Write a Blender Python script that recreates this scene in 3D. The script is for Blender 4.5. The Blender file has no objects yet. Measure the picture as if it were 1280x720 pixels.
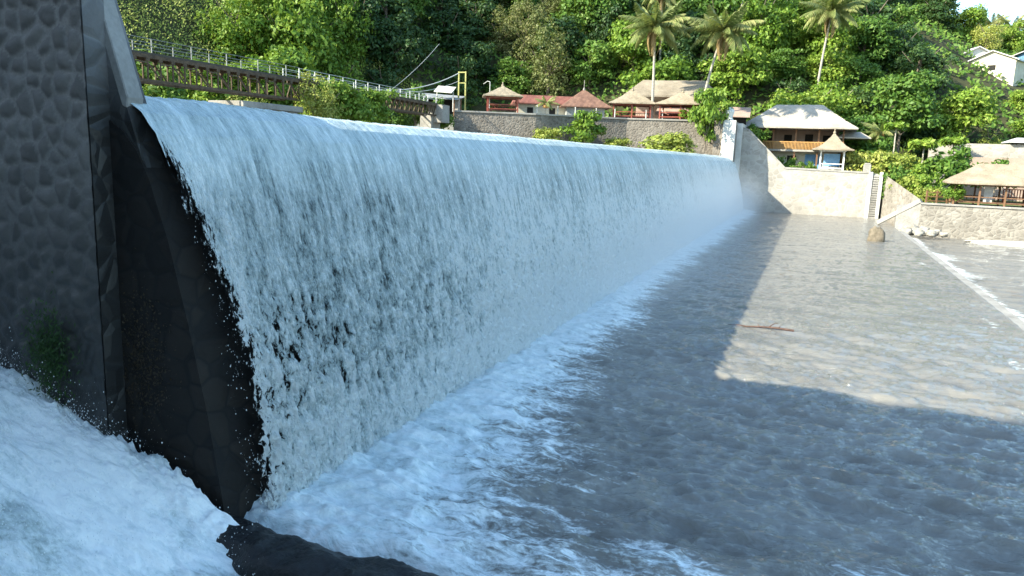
import bpy, math, random
import numpy as np
from mathutils import Vector, Matrix
R = math.radians
rng = np.random.default_rng(7)
random.seed(7)
scn = bpy.context.scene
col = scn.collection

# ------------------------------------------------------------------ materials
def srgb(r, g, b):
    f = lambda c: (c/255/12.92) if c <= 10 else ((c/255+0.055)/1.055)**2.4
    return (f(r), f(g), f(b), 1)

class NT:
    """small helper round a node tree"""
    def __init__(s, name):
        s.m = bpy.data.materials.new(name); s.m.use_nodes = True
        s.t = s.m.node_tree; s.t.nodes.clear()
        s.out = s.t.nodes.new('ShaderNodeOutputMaterial')
    def n(s, typ, ins=None, **props):
        nd = s.t.nodes.new('ShaderNode'+typ)
        for k, v in props.items(): setattr(nd, k, v)
        for k, v in (ins or {}).items():
            sk = nd.inputs[k]
            if isinstance(v, bpy.types.NodeSocket): s.t.links.new(v, sk)
            else: sk.default_value = v
        return nd
    def pos(s, scale=(1,1,1), coord='Object', rot=(0,0,0)):
        tc = s.n('TexCoord')
        return s.n('Mapping', {'Vector': tc.outputs[coord], 'Scale': scale, 'Rotation': rot}).outputs[0]
    def noise(s, vec, scale, detail=4, rough=.55, dist=0.):
        return s.n('TexNoise', {'Vector': vec, 'Scale': scale, 'Detail': detail, 'Roughness': rough, 'Distortion': dist}).outputs[0]
    def ramp(s, fac, stops, interp='LINEAR'):
        nd = s.n('ValToRGB', {'Fac': fac}); e = nd.color_ramp.elements; nd.color_ramp.interpolation = interp
        while len(e) > 1: e.remove(e[-1])
        for i, (p, c) in enumerate(stops):
            if not hasattr(c, '__len__'): c = (c, c, c, 1)
            if len(c) == 3: c = (*c, 1)
            el = e[0] if i == 0 else e.new(p)
            el.position = p; el.color = c
        return nd.outputs[0]
    def mix(s, fac, a, b, mode='MIX'):
        nd = s.t.nodes.new('ShaderNodeMix'); nd.data_type = 'RGBA'; nd.blend_type = mode
        for k, v in ((0, fac), (6, a), (7, b)):
            if isinstance(v, bpy.types.NodeSocket): s.t.links.new(v, nd.inputs[k])
            else:
                if k and not hasattr(v, '__len__'): v = (v, v, v, 1)
                if k and len(v) == 3: v = (*v, 1)
                nd.inputs[k].default_value = v
        return nd.outputs[2]
    def math(s, op, a, b=0., c=None, clamp=False):
        ins = {0: a, 1: b}
        if c is not None: ins[2] = c
        return s.n('Math', ins, operation=op, use_clamp=clamp).outputs[0]
    def attr(s, name): return s.n('Attribute', attribute_name=name).outputs['Fac']
    def bump(s, h, strength=.5, dist=.05, normal=None):
        ins = {'Height': h, 'Strength': strength, 'Distance': dist}
        if normal: ins['Normal'] = normal
        return s.n('Bump', ins).outputs[0]
    def bsdf(s, color, rough=.8, normal=None, **kw):
        nd = s.n('BsdfPrincipled')
        def put(k, v):
            if isinstance(v, bpy.types.NodeSocket): s.t.links.new(v, nd.inputs[k])
            else: nd.inputs[k].default_value = (*v, 1) if hasattr(v, '__len__') and len(v) == 3 else v
        put('Base Color', color); put('Roughness', rough)
        if normal: put('Normal', normal)
        for k, v in kw.items(): put(k.replace('_', ' '), v)
        return nd.outputs[0]
    def done(s, shader, vol=None):
        if shader: s.t.links.new(shader, s.out.inputs['Surface'])
        if vol: s.t.links.new(vol, s.out.inputs['Volume'])
        return s.m

def simple(name, c1, c2, scale=3., rough=.85, bump=.3, bscale=12., metal=0., spec=.3, stretch=(1,1,1)):
    k = NT(name); v = k.pos(stretch)
    n1 = k.noise(v, scale, 5, .6); n2 = k.noise(v, bscale, 4, .6)
    f = k.math('MULTIPLY_ADD', n2, .4, k.math('MULTIPLY', n1, .6))
    c = k.ramp(f, [(.36, c1), (.64, c2)])
    return k.done(k.bsdf(c, rough, k.bump(n2, bump, .03), Metallic=metal, Specular_IOR_Level=spec))

M = {}
M['concrete'] = simple('concrete', (.20,.19,.175), (.40,.38,.35), .8, .9, .4, 9)
M['pale_concrete'] = simple('pale_concrete', (.23,.215,.195), (.38,.36,.33), .7, .9, .3, 7)
M['soil'] = simple('soil', (.03,.035,.015), (.07,.07,.03), .3, 1, .6, 2)
M['river_bed'] = simple('river_bed', (.12,.11,.09), (.22,.2,.17), .1, .9, .5, 2)
M['gravel'] = simple('gravel', (.45,.43,.39), (.68,.66,.62), 1.2, .95, .6, 20)
M['wood'] = simple('wood', (.13,.07,.035), (.25,.14,.08), 4, .7, .3, 20, stretch=(1,1,.2))
M['red_wood'] = simple('red_wood', (.20,.05,.035), (.33,.10,.07), 4, .65, .2, 20)
M['yellow_wood'] = simple('yellow_wood', (.42,.22,.07), (.60,.36,.14), 4, .65, .2, 20)
M['yellow_metal'] = simple('yellow_paint', (.26,.26,.08), (.38,.37,.14), 4, .6, .2, 20)
M['white_paint'] = simple('white_paint', (.42,.41,.39), (.62,.61,.58), 1.5, .7, .1, 10)
M['cream_wall'] = simple('cream_wall', (.50,.46,.36), (.68,.64,.52), 1., .85, .2, 10)
M['grey_wall'] = simple('grey_wall', (.22,.23,.23), (.36,.37,.36), 1., .85, .2, 10)
M['brown_wall'] = simple('brown_wall', (.28,.20,.16), (.42,.32,.27), 1., .85, .2, 10)
M['blue_paint'] = simple('blue_paint', (.10,.22,.42), (.22,.38,.58), 2., .7, .2, 10)
M['rust'] = simple('rusty_steel', (.045,.034,.025), (.15,.11,.07), 3, .8, .5, 18)
M['dark_steel'] = simple('dark_steel', (.05,.045,.04), (.10,.085,.07), 3, .7, .4, 18)
M['pale_metal'] = simple('pale_metal', (.45,.46,.46), (.62,.63,.62), 3, .5, .1, 18)
M['rail_metal'] = simple('galvanised_rail', (.18,.19,.19), (.28,.29,.28), 3, .6, .1, 18)
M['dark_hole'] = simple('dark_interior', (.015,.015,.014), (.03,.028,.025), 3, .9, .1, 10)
M['bark'] = simple('bark', (.10,.08,.06), (.24,.20,.16), 3, .95, .8, 14, stretch=(1,1,.3))
M['palm_bark'] = simple('palm_bark', (.28,.25,.21), (.48,.44,.38), 3, .95, .8, 10, stretch=(.4,.4,2.5))
M['boulder'] = simple('brown_boulder', (.10,.085,.06), (.24,.20,.15), 1.3, .9, .8, 8)
M['rock'] = simple('river_rock', (.20,.18,.155), (.42,.39,.34), 1.3, .9, .8, 8)
M['dark_rock'] = simple('wet_dark_rock', (.006,.007,.008), (.018,.019,.02), 1.3, .42, 1., 14, spec=.35)
M['grass'] = simple('lawn_grass', (.06,.10,.02), (.12,.17,.045), 1.3, 1, .6, 30)
M['sheet_metal'] = simple('sheet_metal_roof', (.22,.23,.24), (.38,.39,.40), .6, .6, .2, 10)
M['white_roof'] = simple('pale_sheet_roof', (.50,.49,.48), (.70,.69,.67), .6, .6, .2, 10)
M['gourd_white'] = simple('white_plaster', (.68,.67,.63), (.82,.81,.77), 1.5, .8, .2, 10)

def thatch(name, c1, c2, patch=None):
    k = NT(name); v = k.pos((1,1,1))
    n1 = k.noise(v, .7, 5, .6); n2 = k.noise(k.pos((1,1,.35)), 14, 4, .7)
    c = k.ramp(k.math('MULTIPLY_ADD', n2, .5, k.math('MULTIPLY', n1, .5)), [(.34, c1), (.62, c2)])
    return k.done(k.bsdf(c, .95, k.bump(n2, .7, .06), Specular_IOR_Level=.1))
M['thatch'] = thatch('thatch_straw', (.19,.155,.11), (.37,.315,.24))
M['thatch_grey'] = thatch('weathered_thatch', (.18,.15,.115), (.34,.295,.235))
M['thatch_pink'] = thatch('pinkish_thatch', (.30,.21,.17), (.47,.35,.29))
M['thatch_white'] = thatch('bleached_thatch', (.28,.245,.20), (.50,.455,.40))

def tiles(name, c1, c2):
    k = NT(name); v = k.pos((1,1,1))
    w = k.n('TexWave', {'Vector': v, 'Scale': 2.2, 'Distortion': .4, 'Detail': 1.}, wave_type='BANDS', bands_direction='X').outputs[1]
    w2 = k.n('TexWave', {'Vector': v, 'Scale': 3.2, 'Distortion': .2, 'Detail': 1.}, wave_type='BANDS', bands_direction='Z').outputs[1]
    n = k.noise(v, 1.5, 5, .65)
    c = k.ramp(n, [(.33, c1), (.66, c2)])
    c = k.mix(k.math('MULTIPLY', w, .35), c, (c1[0]*.5, c1[1]*.5, c1[2]*.5))
    return k.done(k.bsdf(c, .8, k.bump(k.math('ADD', w, w2), .8, .06)))
M['red_tile'] = tiles('red_clay_tiles', (.19,.065,.05), (.32,.125,.09))
M['brown_tile'] = tiles('brown_clay_tiles', (.17,.085,.06), (.34,.19,.13))

def masonry(name, cdark, clight, mortar, scale, wet=None, bumpd=.06):
    """fieldstone wall: 3D voronoi stones with mortar; wet = (z_lo, z_hi) below which the stone is soaked"""
    k = NT(name); v = k.pos((1,1,1.15))
    vd = k.n('Mapping', {'Vector': k.mix(.06, v, k.n('TexNoise', {'Vector': v, 'Scale': 2.5}).outputs[1], 'ADD')}).outputs[0]
    vo = k.n('TexVoronoi', {'Vector': vd, 'Scale': scale}, feature='DISTANCE_TO_EDGE').outputs[0]
    vc = k.n('TexVoronoi', {'Vector': vd, 'Scale': scale}, feature='F1').outputs['Color']
    n = k.noise(v, .45, 5, .65); n2 = k.noise(v, 16, 4, .7)
    rnd = k.n('SeparateColor', {0: vc}).outputs[0]
    st = k.ramp(k.math('MULTIPLY_ADD', rnd, .6, k.math('MULTIPLY', n2, .4)), [(.15, cdark), (.85, clight)])
    edge = k.ramp(vo, [(.02, 0.), (.09, 1.)])
    c = k.mix(edge, mortar, st)
    c = k.mix(k.ramp(n, [(.42, .0), (.66, .45)]), c, (cdark[0]*.6, cdark[1]*.6, cdark[2]*.6))
    rough = .9
    if wet:
        z = k.n('SeparateXYZ', {0: k.pos()}).outputs[2]
        wz = k.math('MULTIPLY_ADD', k.noise(v, .8, 5, .6), 1.6, k.math('ADD', z, -.8))
        wf = k.n('MapRange', {'Value': wz, 'From Min': wet[0], 'From Max': wet[1], 'To Min': 1., 'To Max': 0.}).outputs[0]
        c = k.mix(wf, c, k.mix(.80, c, (.006,.006,.005)))
        rough = k.math('MULTIPLY_ADD', wf, -.5, .9)
    h = k.math('MULTIPLY_ADD', k.ramp(vo, [(0, 0.), (.25, 1.)]), 1., k.math('MULTIPLY', n2, .25))
    return k.done(k.bsdf(c, rough, k.bump(h, .8, bumpd), Specular_IOR_Level=.35))
M['far_masonry'] = masonry('fieldstone_far', (.19,.17,.145), (.35,.32,.28), (.31,.285,.25), 2.4, bumpd=.035)  # buff grey stone of the far walls
M['tan_masonry'] = masonry('fieldstone_tan', (.14,.12,.10), (.27,.24,.205), (.24,.215,.19), 3.0, bumpd=.04)
M['pale_masonry'] = masonry('fieldstone_plastered', (.31,.285,.25), (.43,.40,.355), (.42,.39,.35), 1.8, bumpd=.015)
M['wet_masonry'] = masonry('fieldstone_wet', (.13,.135,.14), (.2,.2,.205), (.2,.205,.21), 1.9, wet=(5.7, 6.9), bumpd=.05)
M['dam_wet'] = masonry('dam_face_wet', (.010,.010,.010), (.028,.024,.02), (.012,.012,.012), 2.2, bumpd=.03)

def leafmat(name, c1, c2, c3, trans=.35, rough=.55):
    k = NT(name)
    isl = k.n('NewGeometry').outputs['Random Per Island']
    oi = k.n('ObjectInfo').outputs['Random']
    nz = k.noise(k.pos(), .35, 3, .6)
    f = k.math('MULTIPLY_ADD', isl, .45, k.math('MULTIPLY_ADD', oi, .25, k.math('MULTIPLY', nz, .45)))
    c = k.ramp(f, [(.25, c1), (.58, c2), (.9, c3)])
    tc = k.mix(.5, c, (.16,.22,.02))
    b = k.bsdf(c, rough, Specular_IOR_Level=.35)
    tr = k.n('BsdfTranslucent', {'Color': tc}).outputs[0]
    return k.done(k.n('MixShader', {0: trans, 1: b, 2: tr}).outputs[0])
M['leaf_mid'] = leafmat('leaves_mid_green', (.05,.11,.018), (.11,.21,.03), (.22,.31,.06))
M['leaf_bright'] = leafmat('leaves_bright_green', (.08,.16,.02), (.18,.29,.03), (.33,.42,.07))
M['leaf_yellow'] = leafmat('leaves_yellow_green', (.18,.24,.04), (.33,.38,.07), (.52,.50,.15))
M['leaf_shade_dark'] = leafmat('leaves_shade_dark_green', (.018,.045,.012), (.035,.08,.02), (.08,.13,.03), .2)  # dark species whose leaf colour also stands in for hillside shade
M['leaf_olive'] = leafmat('leaves_olive', (.08,.11,.03), (.16,.19,.06), (.27,.26,.11))
M['leaf_palm'] = leafmat('palm_leaflets', (.11,.15,.04), (.21,.25,.08), (.36,.34,.14), .3)
M['leaf_dry'] = leafmat('dry_palm_leaflets', (.22,.15,.06), (.34,.24,.11), (.42,.32,.16), .2)
M['moss'] = leafmat('moss_tufts', (.02,.05,.012), (.035,.08,.018), (.06,.11,.03), .2)

# ---- waters
def water_pool():
    k = NT('muddy_river_water')
    v = k.pos(); foam = k.attr('foam')
    vs = k.pos((.55,1.5,1))                       # ripples drawn out along the flow
    a = k.noise(k.pos((.9,1.7,1), rot=(0,0,.35)), 1.5, 6, .62, 1.2); b = k.noise(k.pos((.8,1.7,1), rot=(0,0,.2)), 5.5, 4, .62, .8); c_ = k.noise(k.pos((.8,1.5,1)), 19, 3, .6)
    a = k.math('ABSOLUTE', k.math('SUBTRACT', a, .5)); a = k.math('MULTIPLY', a, -2.2)
    b = k.math('MULTIPLY', k.math('ABSOLUTE', k.math('SUBTRACT', b, .5)), -1.6)
    fn = k.noise(k.pos((.45,1.5,1)), 2.2, 7, .68, .9); fn2 = k.noise(k.pos((.7,1.3,1)), 11, 4, .65, .5)
    fm = k.math('MULTIPLY_ADD', fn2, .35, k.math('MULTIPLY', fn, .65))
    thr = k.math('SUBTRACT', 1.0, foam)
    fl = k.n('MapRange', {'Value': fm, 'From Min': k.math('MULTIPLY_ADD', thr, .56, .16), 'From Max': k.math('MULTIPLY_ADD', thr, .56, .36)}, interpolation_type='SMOOTHSTEP').outputs[0]
    fl = k.math('MULTIPLY', fl, k.math('MULTIPLY', foam, 3., clamp=True))
    mud = k.ramp(k.noise(k.pos((.3,1,1)), .8, 5, .6), [(.35, (.145,.138,.124)), (.65, (.21,.20,.178))])
    fcol = k.ramp(fm, [(.30, (.42,.50,.51)), (.46, (.68,.76,.77)), (.60, (.90,.94,.94))])
    colr = k.mix(fl, mud, fcol)
    h = k.math('MULTIPLY_ADD', a, 1., k.math('MULTIPLY_ADD', b, .35, k.math('MULTIPLY', c_, .10)))
    n = k.bump(k.math('MULTIPLY_ADD', fl, .25, h), k.math('MULTIPLY', k.math('MULTIPLY_ADD', fl, -.5, 1.), k.ramp(k.noise(k.pos((.5,1,1)), .45, 4, .6, .6), [(.36, .35), (.64, 1.)])), .22)
    nb = k.bump(h, k.math('MULTIPLY_ADD', fl, .35, .13), .12)
    return k.done(k.bsdf(colr, .6, nb, Specular_IOR_Level=.1, Coat_Weight=k.math('MULTIPLY_ADD', fl, -.85, 1.), Coat_Roughness=.05, Coat_IOR=1.5, Coat_Normal=n))
M['pool_water'] = water_pool()

def river_surface(name, c1, c2):
    k = NT(name)
    a = k.noise(k.pos((.6,1.3,1)), 1.2, 6, .6, .5); b = k.noise(k.pos((.6,1.3,1)), 8, 3, .6)
    c = k.ramp(k.noise(k.pos(), .3, 4), [(.35, c1), (.65, c2)])
    fo = k.ramp(k.noise(k.pos((.35,1.8,1)), .9, 7, .7, .8), [(.60, 0.), (.66, 1.)])
    c = k.mix(k.math('MULTIPLY', fo, .8), c, (.7,.72,.72))
    return k.done(k.bsdf(c, .15, k.bump(k.math('MULTIPLY_ADD', b, .3, a), .45, .1), IOR=1.33))
M['lower_water'] = river_surface('lower_river_water', (.26,.24,.21), (.38,.36,.33))
M['upper_water'] = river_surface('upper_river_water', (.16,.16,.14), (.24,.23,.20))

def fall_water():
    """aerated falling water: foam shreds and glassy dark water, with holes where the sheet is thin"""
    k = NT('falling_water')
    uv = k.n('UVMap').outputs[0]
    def m(sx, sy, off=0.): return k.n('Mapping', {'Vector': uv, 'Scale': (sx, sy, 1), 'Location': (off, off, 0)}).outputs[0]
    s = k.attr('drop'); thin = k.attr('thin'); aer = k.attr('aerated'); shred = k.attr('shred')
    # shreds get shorter and rounder on the way down
    long_ = k.noise(m(15., 3.2), 1., 5, .68, .4); short = k.noise(m(13., 7.5, 3.1), 1., 5, .68, .8)
    f1 = k.math('ADD', k.math('MULTIPLY', long_, k.math('SUBTRACT', 1., s)), k.math('MULTIPLY', short, s))
    fine = k.noise(m(34, 13, 1.3), 1., 3, .66, .6)
    gap = k.noise(m(5.5, 2.2, 7.7), 1., 5, .66, .9)
    f = k.math('MULTIPLY_ADD', fine, .35, k.math('MULTIPLY', f1, .65))
    f = k.math('MULTIPLY_ADD', k.math('SUBTRACT', gap, .5), k.math('MULTIPLY_ADD', s, .62, .12), f)
    f = k.math('MULTIPLY_ADD', k.math('SUBTRACT', shred, .5), .45, f)
    f = k.math('ADD', f, aer)
    calm = k.math('MULTIPLY_ADD', k.math('MULTIPLY', s, 4., clamp=True), .6, .4)
    f = k.math('MULTIPLY_ADD', k.math('SUBTRACT', f, .49), calm, .49)
    c = k.ramp(f, [(.29, (.04,.055,.06)), (.37, (.17,.22,.23)), (.46, (.42,.50,.51)), (.56, (.66,.74,.75)), (.66, (.88,.93,.93))])
    h = k.math('MULTIPLY_ADD', fine, .45, f1)
    n = k.bump(h, calm, .16)
    w = k.bsdf(c, k.n('MapRange', {'Value': f, 'From Min': .4, 'From Max': .6, 'To Min': .08, 'To Max': .28}).outputs[0], n, IOR=1.33, Specular_IOR_Level=.6)
    hole = k.n('MapRange', {'Value': k.math('ADD', f, thin), 'From Min': .33, 'From Max': .41}, interpolation_type='SMOOTHSTEP').outputs[0]
    return k.done(k.n('MixShader', {0: hole, 1: k.n('BsdfTransparent').outputs[0], 2: w}).outputs[0])
M['fall_water'] = fall_water()

def gush_water():
    k = NT('churning_white_water')
    core = k.attr('foam'); r_ = (0,.55,-.2)
    a = k.noise(k.pos((.7,1.5,1.5), rot=r_), 1.5, 7, .66, .8); b = k.noise(k.pos((.35,1.3,1.3), rot=r_), 11, 5, .7, .5)
    f = k.math('ADD', k.math('MULTIPLY_ADD', b, .40, k.math('MULTIPLY', a, .60)), core)
    c = k.ramp(f, [(.40, (.12,.15,.14)), (.52, (.46,.53,.53)), (.62, (.74,.80,.81)), (.72, (.92,.95,.95))])
    foam = k.n('MapRange', {'Value': f, 'From Min': .38, 'From Max': .6}).outputs[0]
    n = k.bump(k.math('MULTIPLY_ADD', b, .5, a), .55, .10)
    w = k.bsdf(c, k.math('MULTIPLY_ADD', foam, .4, .2), n, Subsurface_Weight=0.)
    return k.done(w)
M['gush'] = gush_water()
kk = NT('spray_droplets'); M['droplet'] = kk.done(kk.bsdf((.82,.87,.9), .3, IOR=1.33))
kk = NT('driftwood_bark'); M['drift'] = kk.done(kk.bsdf(kk.ramp(kk.noise(kk.pos(), 5), [(.3, (.06,.035,.03)), (.7, (.15,.09,.07))]), .8))

# ------------------------------------------------------------------ mesh helpers
def mesh_np(name, V, F, mat=None, attrs=None, uv=None, smooth=False):
    V = np.asarray(V, np.float32); F = np.asarray(F, np.int32)
    me = bpy.data.meshes.new(name)
    n, kf = F.shape
    me.vertices.add(len(V)); me.vertices.foreach_set('co', V.ravel())
    me.loops.add(n*kf); me.loops.foreach_set('vertex_index', F.ravel())
    me.polygons.add(n); me.polygons.foreach_set('loop_start', np.arange(0, n*kf, kf, dtype=np.int32))
    if smooth: me.polygons.foreach_set('use_smooth', np.ones(n, bool))
    me.update(calc_edges=True)
    for a, val in (attrs or {}).items():
        at = me.attributes.new(a, 'FLOAT', 'POINT'); at.data.foreach_set('value', np.asarray(val, np.float32).ravel())
    if uv is not None:
        u = me.uv_layers.new(name='UVMap'); u.data.foreach_set('uv', np.asarray(uv, np.float32)[F.ravel()].ravel())
    if mat: me.materials.append(mat)
    return me
def link(name, me, parent=None, loc=None):
    o = bpy.data.objects.new(name, me); col.objects.link(o)
    if parent: o.parent = parent
    if loc is not None: o.location = loc
    return o
def tag(o, label=None, cat=None, group=None, kind=None):
    if label: o['label'] = label
    if cat: o['category'] = cat
    if group: o['group'] = group
    if kind or cat: o['kind'] = kind or 'thing'
    return o
def thing(name, loc, label, cat, group=None, rz=0.):
    o = bpy.data.objects.new(name, None); col.objects.link(o)
    o.location = loc; o.rotation_euler = (0, 0, rz); o.empty_display_size = .3
    return tag(o, label, cat, group)
def grid_faces(nu, nv):
    i = np.arange((nu-1)*(nv-1)); a = (i//(nv-1))*nv + i % (nv-1)
    return np.stack([a, a+1, a+nv+1, a+nv], 1)

class MB:
    """collects boxes, tubes and prisms; build() links them as ONE mesh"""
    def __init__(s): s.v = []; s.f = []
    def add(s, v, f):
        o = len(s.v); s.v += [tuple(map(float, p)) for p in v]; s.f += [tuple(i+o for i in q) for q in f]; return s
    def box(s, x0, x1, y0, y1, z0, z1):
        return s.hexa([(x0,y0),(x1,y0),(x1,y1),(x0,y1)], z0, [z1]*4)
    def hexa(s, pts, z0, zt):
        """prism on plan polygon pts, floor z0 (number or list), tops zt (list)"""
        n = len(pts); zb = z0 if hasattr(z0, '__len__') else [z0]*n
        v = [(p[0], p[1], zb[i]) for i, p in enumerate(pts)] + [(p[0], p[1], zt[i]) for i, p in enumerate(pts)]
        f = [tuple(reversed(range(n))), tuple(range(n, 2*n))] + [(i, (i+1) % n, n+(i+1) % n, n+i) for i in range(n)]
        return s.add(v, f)
    def profile(s, prof, y0, y1):
        """polygon in xz (closed) extruded along y"""
        n = len(prof)
        v = [(p[0], y0, p[1]) for p in prof] + [(p[0], y1, p[1]) for p in prof]
        f = [tuple(range(n)), tuple(reversed(range(n, 2*n)))] + [(i, n+i, n+(i+1) % n, (i+1) % n) for i in range(n)]
        return s.add(v, f)
    def tube(s, pts, r0, r1=None, seg=8, cap=True):
        if r1 is None: r1 = r0
        pts = [Vector(p) for p in pts]; n = len(pts); v = []
        for i, p in enumerate(pts):
            d = (pts[min(i+1, n-1)]-pts[max(i-1, 0)]).normalized()
            up = Vector((0,0,1)) if abs(d.z) < .9 else Vector((1,0,0))
            a = d.cross(up).normalized(); b = d.cross(a)
            r = r0+(r1-r0)*i/max(1, n-1)
            for q in range(seg):
                t = 2*math.pi*q/seg; v.append(p+a*r*math.cos(t)+b*r*math.sin(t))
        f = [(i*seg+q, i*seg+(q+1) % seg, (i+1)*seg+(q+1) % seg, (i+1)*seg+q) for i in range(n-1) for q in range(seg)]
        if cap: f += [tuple(reversed(range(seg))), tuple(range((n-1)*seg, n*seg))]
        return s.add(v, f)
    def bar(s, a, b, w, h=None):
        """square bar between two points"""
        h = h or w; a = Vector(a); b = Vector(b); d = (b-a).normalized()
        up = Vector((0,0,1)) if abs(d.z) < .95 else Vector((1,0,0))
        sx = d.cross(up).normalized()*w/2; sy = d.cross(sx).normalized()*h/2
        v = [p+sx*i+sy*j for p in (a, b) for i, j in ((-1,-1),(1,-1),(1,1),(-1,1))]
        return s.add(v, [(3,2,1,0),(4,5,6,7),(0,1,5,4),(1,2,6,5),(2,3,7,6),(3,0,4,7)])
    def hip(s, w, d, h, ridge=0., t=.16, z=0., flare=.0, n=5, ridge_y=0., sag=.0):
        """hipped roof w x d with ridge length along x, a thick eave, and a closed underside"""
        rings = [(w/2, d/2, z)]
        for i in range(n+1):
            q = i/n; k = (1-q)
            hx = ridge/2+(w/2-ridge/2)*k; hy = max(ridge_y/2+(d/2-ridge_y/2)*k, .03)
            zz = z+t+h*((q**(1+flare)))
            rings.append((max(hx, .03), hy, zz))
        v = []; f = []
        for hx, hy, zz in rings:
            v += [(-hx,-hy,zz), (hx,-hy,zz), (hx,hy,zz), (-hx,hy,zz)]
        m = len(rings)
        for i in range(m-1):
            for q in range(4): f.append((i*4+q, i*4+(q+1) % 4, i*4+4+(q+1) % 4, i*4+4+q))
        f += [(3,2,1,0), (m*4-4, m*4-3, m*4-2, m*4-1)]
        return s.add(v, f)
    def lathe(s, prof, seg=16, c=(0,0)):
        v = [(c[0]+r*math.cos(2*math.pi*q/seg), c[1]+r*math.sin(2*math.pi*q/seg), z) for r, z in prof for q in range(seg)]
        n = len(prof)
        f = [(i*seg+q, i*seg+(q+1) % seg, (i+1)*seg+(q+1) % seg, (i+1)*seg+q) for i in range(n-1) for q in range(seg)]
        f += [tuple(reversed(range(seg))), tuple(range((n-1)*seg, n*seg))]
        return s.add(v, f)
    def mesh(s, name, mat):
        me = bpy.data.meshes.new(name); me.from_pydata(s.v, [], s.f); me.update()
        if mat: me.materials.append(mat)
        return me
    def build(s, name, mat, parent=None, bevel=0.):
        o = link(name, s.mesh(name, mat), parent)
        if bevel:
            b = o.modifiers.new('bevel', 'BEVEL'); b.width = bevel; b.segments = 1; b.limit_method = 'ANGLE'
        return o

def vnoise(x, y, seed=0):
    xi = np.floor(x).astype(np.int64); yi = np.floor(y).astype(np.int64); fx = x-xi; fy = y-yi
    fx = fx*fx*(3-2*fx); fy = fy*fy*(3-2*fy)
    def hsh(a, b):
        h = (a*374761393 + b*668265263 + seed*982451653) & 0xffffffff
        h = ((h ^ (h >> 13))*1274126177) & 0xffffffff
        return ((h ^ (h >> 16)) & 0xffff)/65535.
    return (hsh(xi,yi)*(1-fx)+hsh(xi+1,yi)*fx)*(1-fy)+(hsh(xi,yi+1)*(1-fx)+hsh(xi+1,yi+1)*fx)*fy
def fbm(x, y, o=4, seed=0, g=.5):
    t = 0; a = 1; n = 0
    for i in range(o):
        t = t+a*vnoise(x*2**i, y*2**i, seed+i*17); n += a; a *= g
    return t/n
def sstep(x, a, b):
    t = np.clip((x-a)/(b-a), 0, 1); return t*t*(3-2*t)

# ------------------------------------------------------------------ camera (weir runs along +y, downstream is +x, pool level z = 0)
CAMZ = 5.5
YAW, PITCH, ROLL, FPX = R(21.6147), R(10.1901), R(2.0), 930.
fwd = Vector((-math.sin(YAW)*math.cos(PITCH), math.cos(YAW)*math.cos(PITCH), -math.sin(PITCH)))
rgt = Vector((math.cos(YAW), math.sin(YAW), 0)); upv = rgt.cross(fwd)
R2 = rgt*math.cos(ROLL)+upv*math.sin(ROLL); U2 = upv*math.cos(ROLL)-rgt*math.sin(ROLL)
cd = bpy.data.cameras.new('camera'); cam = bpy.data.objects.new('camera', cd); col.objects.link(cam)
mw = Matrix((R2, U2, -fwd)).transposed().to_4x4(); mw.translation = (0, 0, CAMZ); cam.matrix_world = mw
cd.sensor_width = 36; cd.lens = FPX/1280*36; cd.clip_end = 3000; cd.clip_start = .05
scn.camera = cam
def view(p):
    d = Vector(p)-Vector((0,0,CAMZ)); z = d.dot(fwd)
    if z < .1: return (-9999, -9999)
    return (640+FPX*d.dot(R2)/z, 360-FPX*d.dot(U2)/z)

# ------------------------------------------------------------------ light
w = bpy.data.worlds.new('World'); scn.world = w; w.use_nodes = True
nt = w.node_tree; bg = nt.nodes['Background']
sky = nt.nodes.new('ShaderNodeTexSky'); sky.sky_type = 'NISHITA'; sky.sun_disc = False
SUN = Vector((-1.19, -1.13, 1.0)).normalized()
sky.sun_elevation = math.asin(SUN.z); sky.sun_rotation = math.atan2(SUN.x, SUN.y)
sky.air_density = 1.0; sky.dust_density = .7; sky.ozone_density = .4
nt.links.new(sky.outputs[0], bg.inputs[0]); bg.inputs[1].default_value = .15
sd = bpy.data.lights.new('sun', 'SUN'); sd.energy = 4.7; sd.angle = R(.6); sd.color = (1, .84, .66)
so = bpy.data.objects.new('sun', sd); col.objects.link(so)
so.rotation_euler = (-SUN).to_track_quat('-Z', 'Y').to_euler()
scn.view_settings.view_transform = 'Standard'; scn.view_settings.look = 'None'
scn.view_settings.exposure = 1.5; scn.view_settings.gamma = 1
scn.view_settings.use_curve_mapping = False
scn.view_settings.use_white_balance = True; scn.view_settings.white_balance_temperature = 6050; scn.view_settings.white_balance_tint = -2
scn.cycles.max_bounces = 6; scn.cycles.transparent_max_bounces = 12; scn.cycles.diffuse_bounces = 3
scn.cycles.glossy_bounces = 2; scn.cycles.volume_bounces = 1; scn.cycles.use_denoising = True
scn.cycles.volume_step_rate = 4.; scn.cycles.caustics_reflective = False; scn.cycles.caustics_refractive = False

# ------------------------------------------------------------------ dam body, piers, walls
# curve of the weir's face: (x, z)
PROF = [(-60,6.12),(-11,6.12),(-9.6,6.10),(-9.15,6.03),(-8.85,5.86),(-8.6,5.58),(-8.4,5.2),(-8.1,4.35),(-7.8,3.2),(-7.5,1.85),(-7.3,.7),(-7.2,0),(-7.15,-1)]
def prof_at(s):  # s = distance measured from the crest (-9.6)
    P = np.array(PROF[2:]); d = np.r_[0, np.cumsum(np.hypot(*np.diff(P, axis=0).T))]
    return np.interp(s, d, P[:, 0]), np.interp(s, d, P[:, 1]), d[-1]
dam = MB()
pp = [(x-.28, z-.22) for x, z in PROF[1:]]
dam.profile(pp+[(-16, -1), (-16, 5.9)], 7.9, 88.6)
tag(dam.build('dam', M['dam_wet']), 'dark wet concrete weir body under the falling sheet of water', 'dam')

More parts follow.
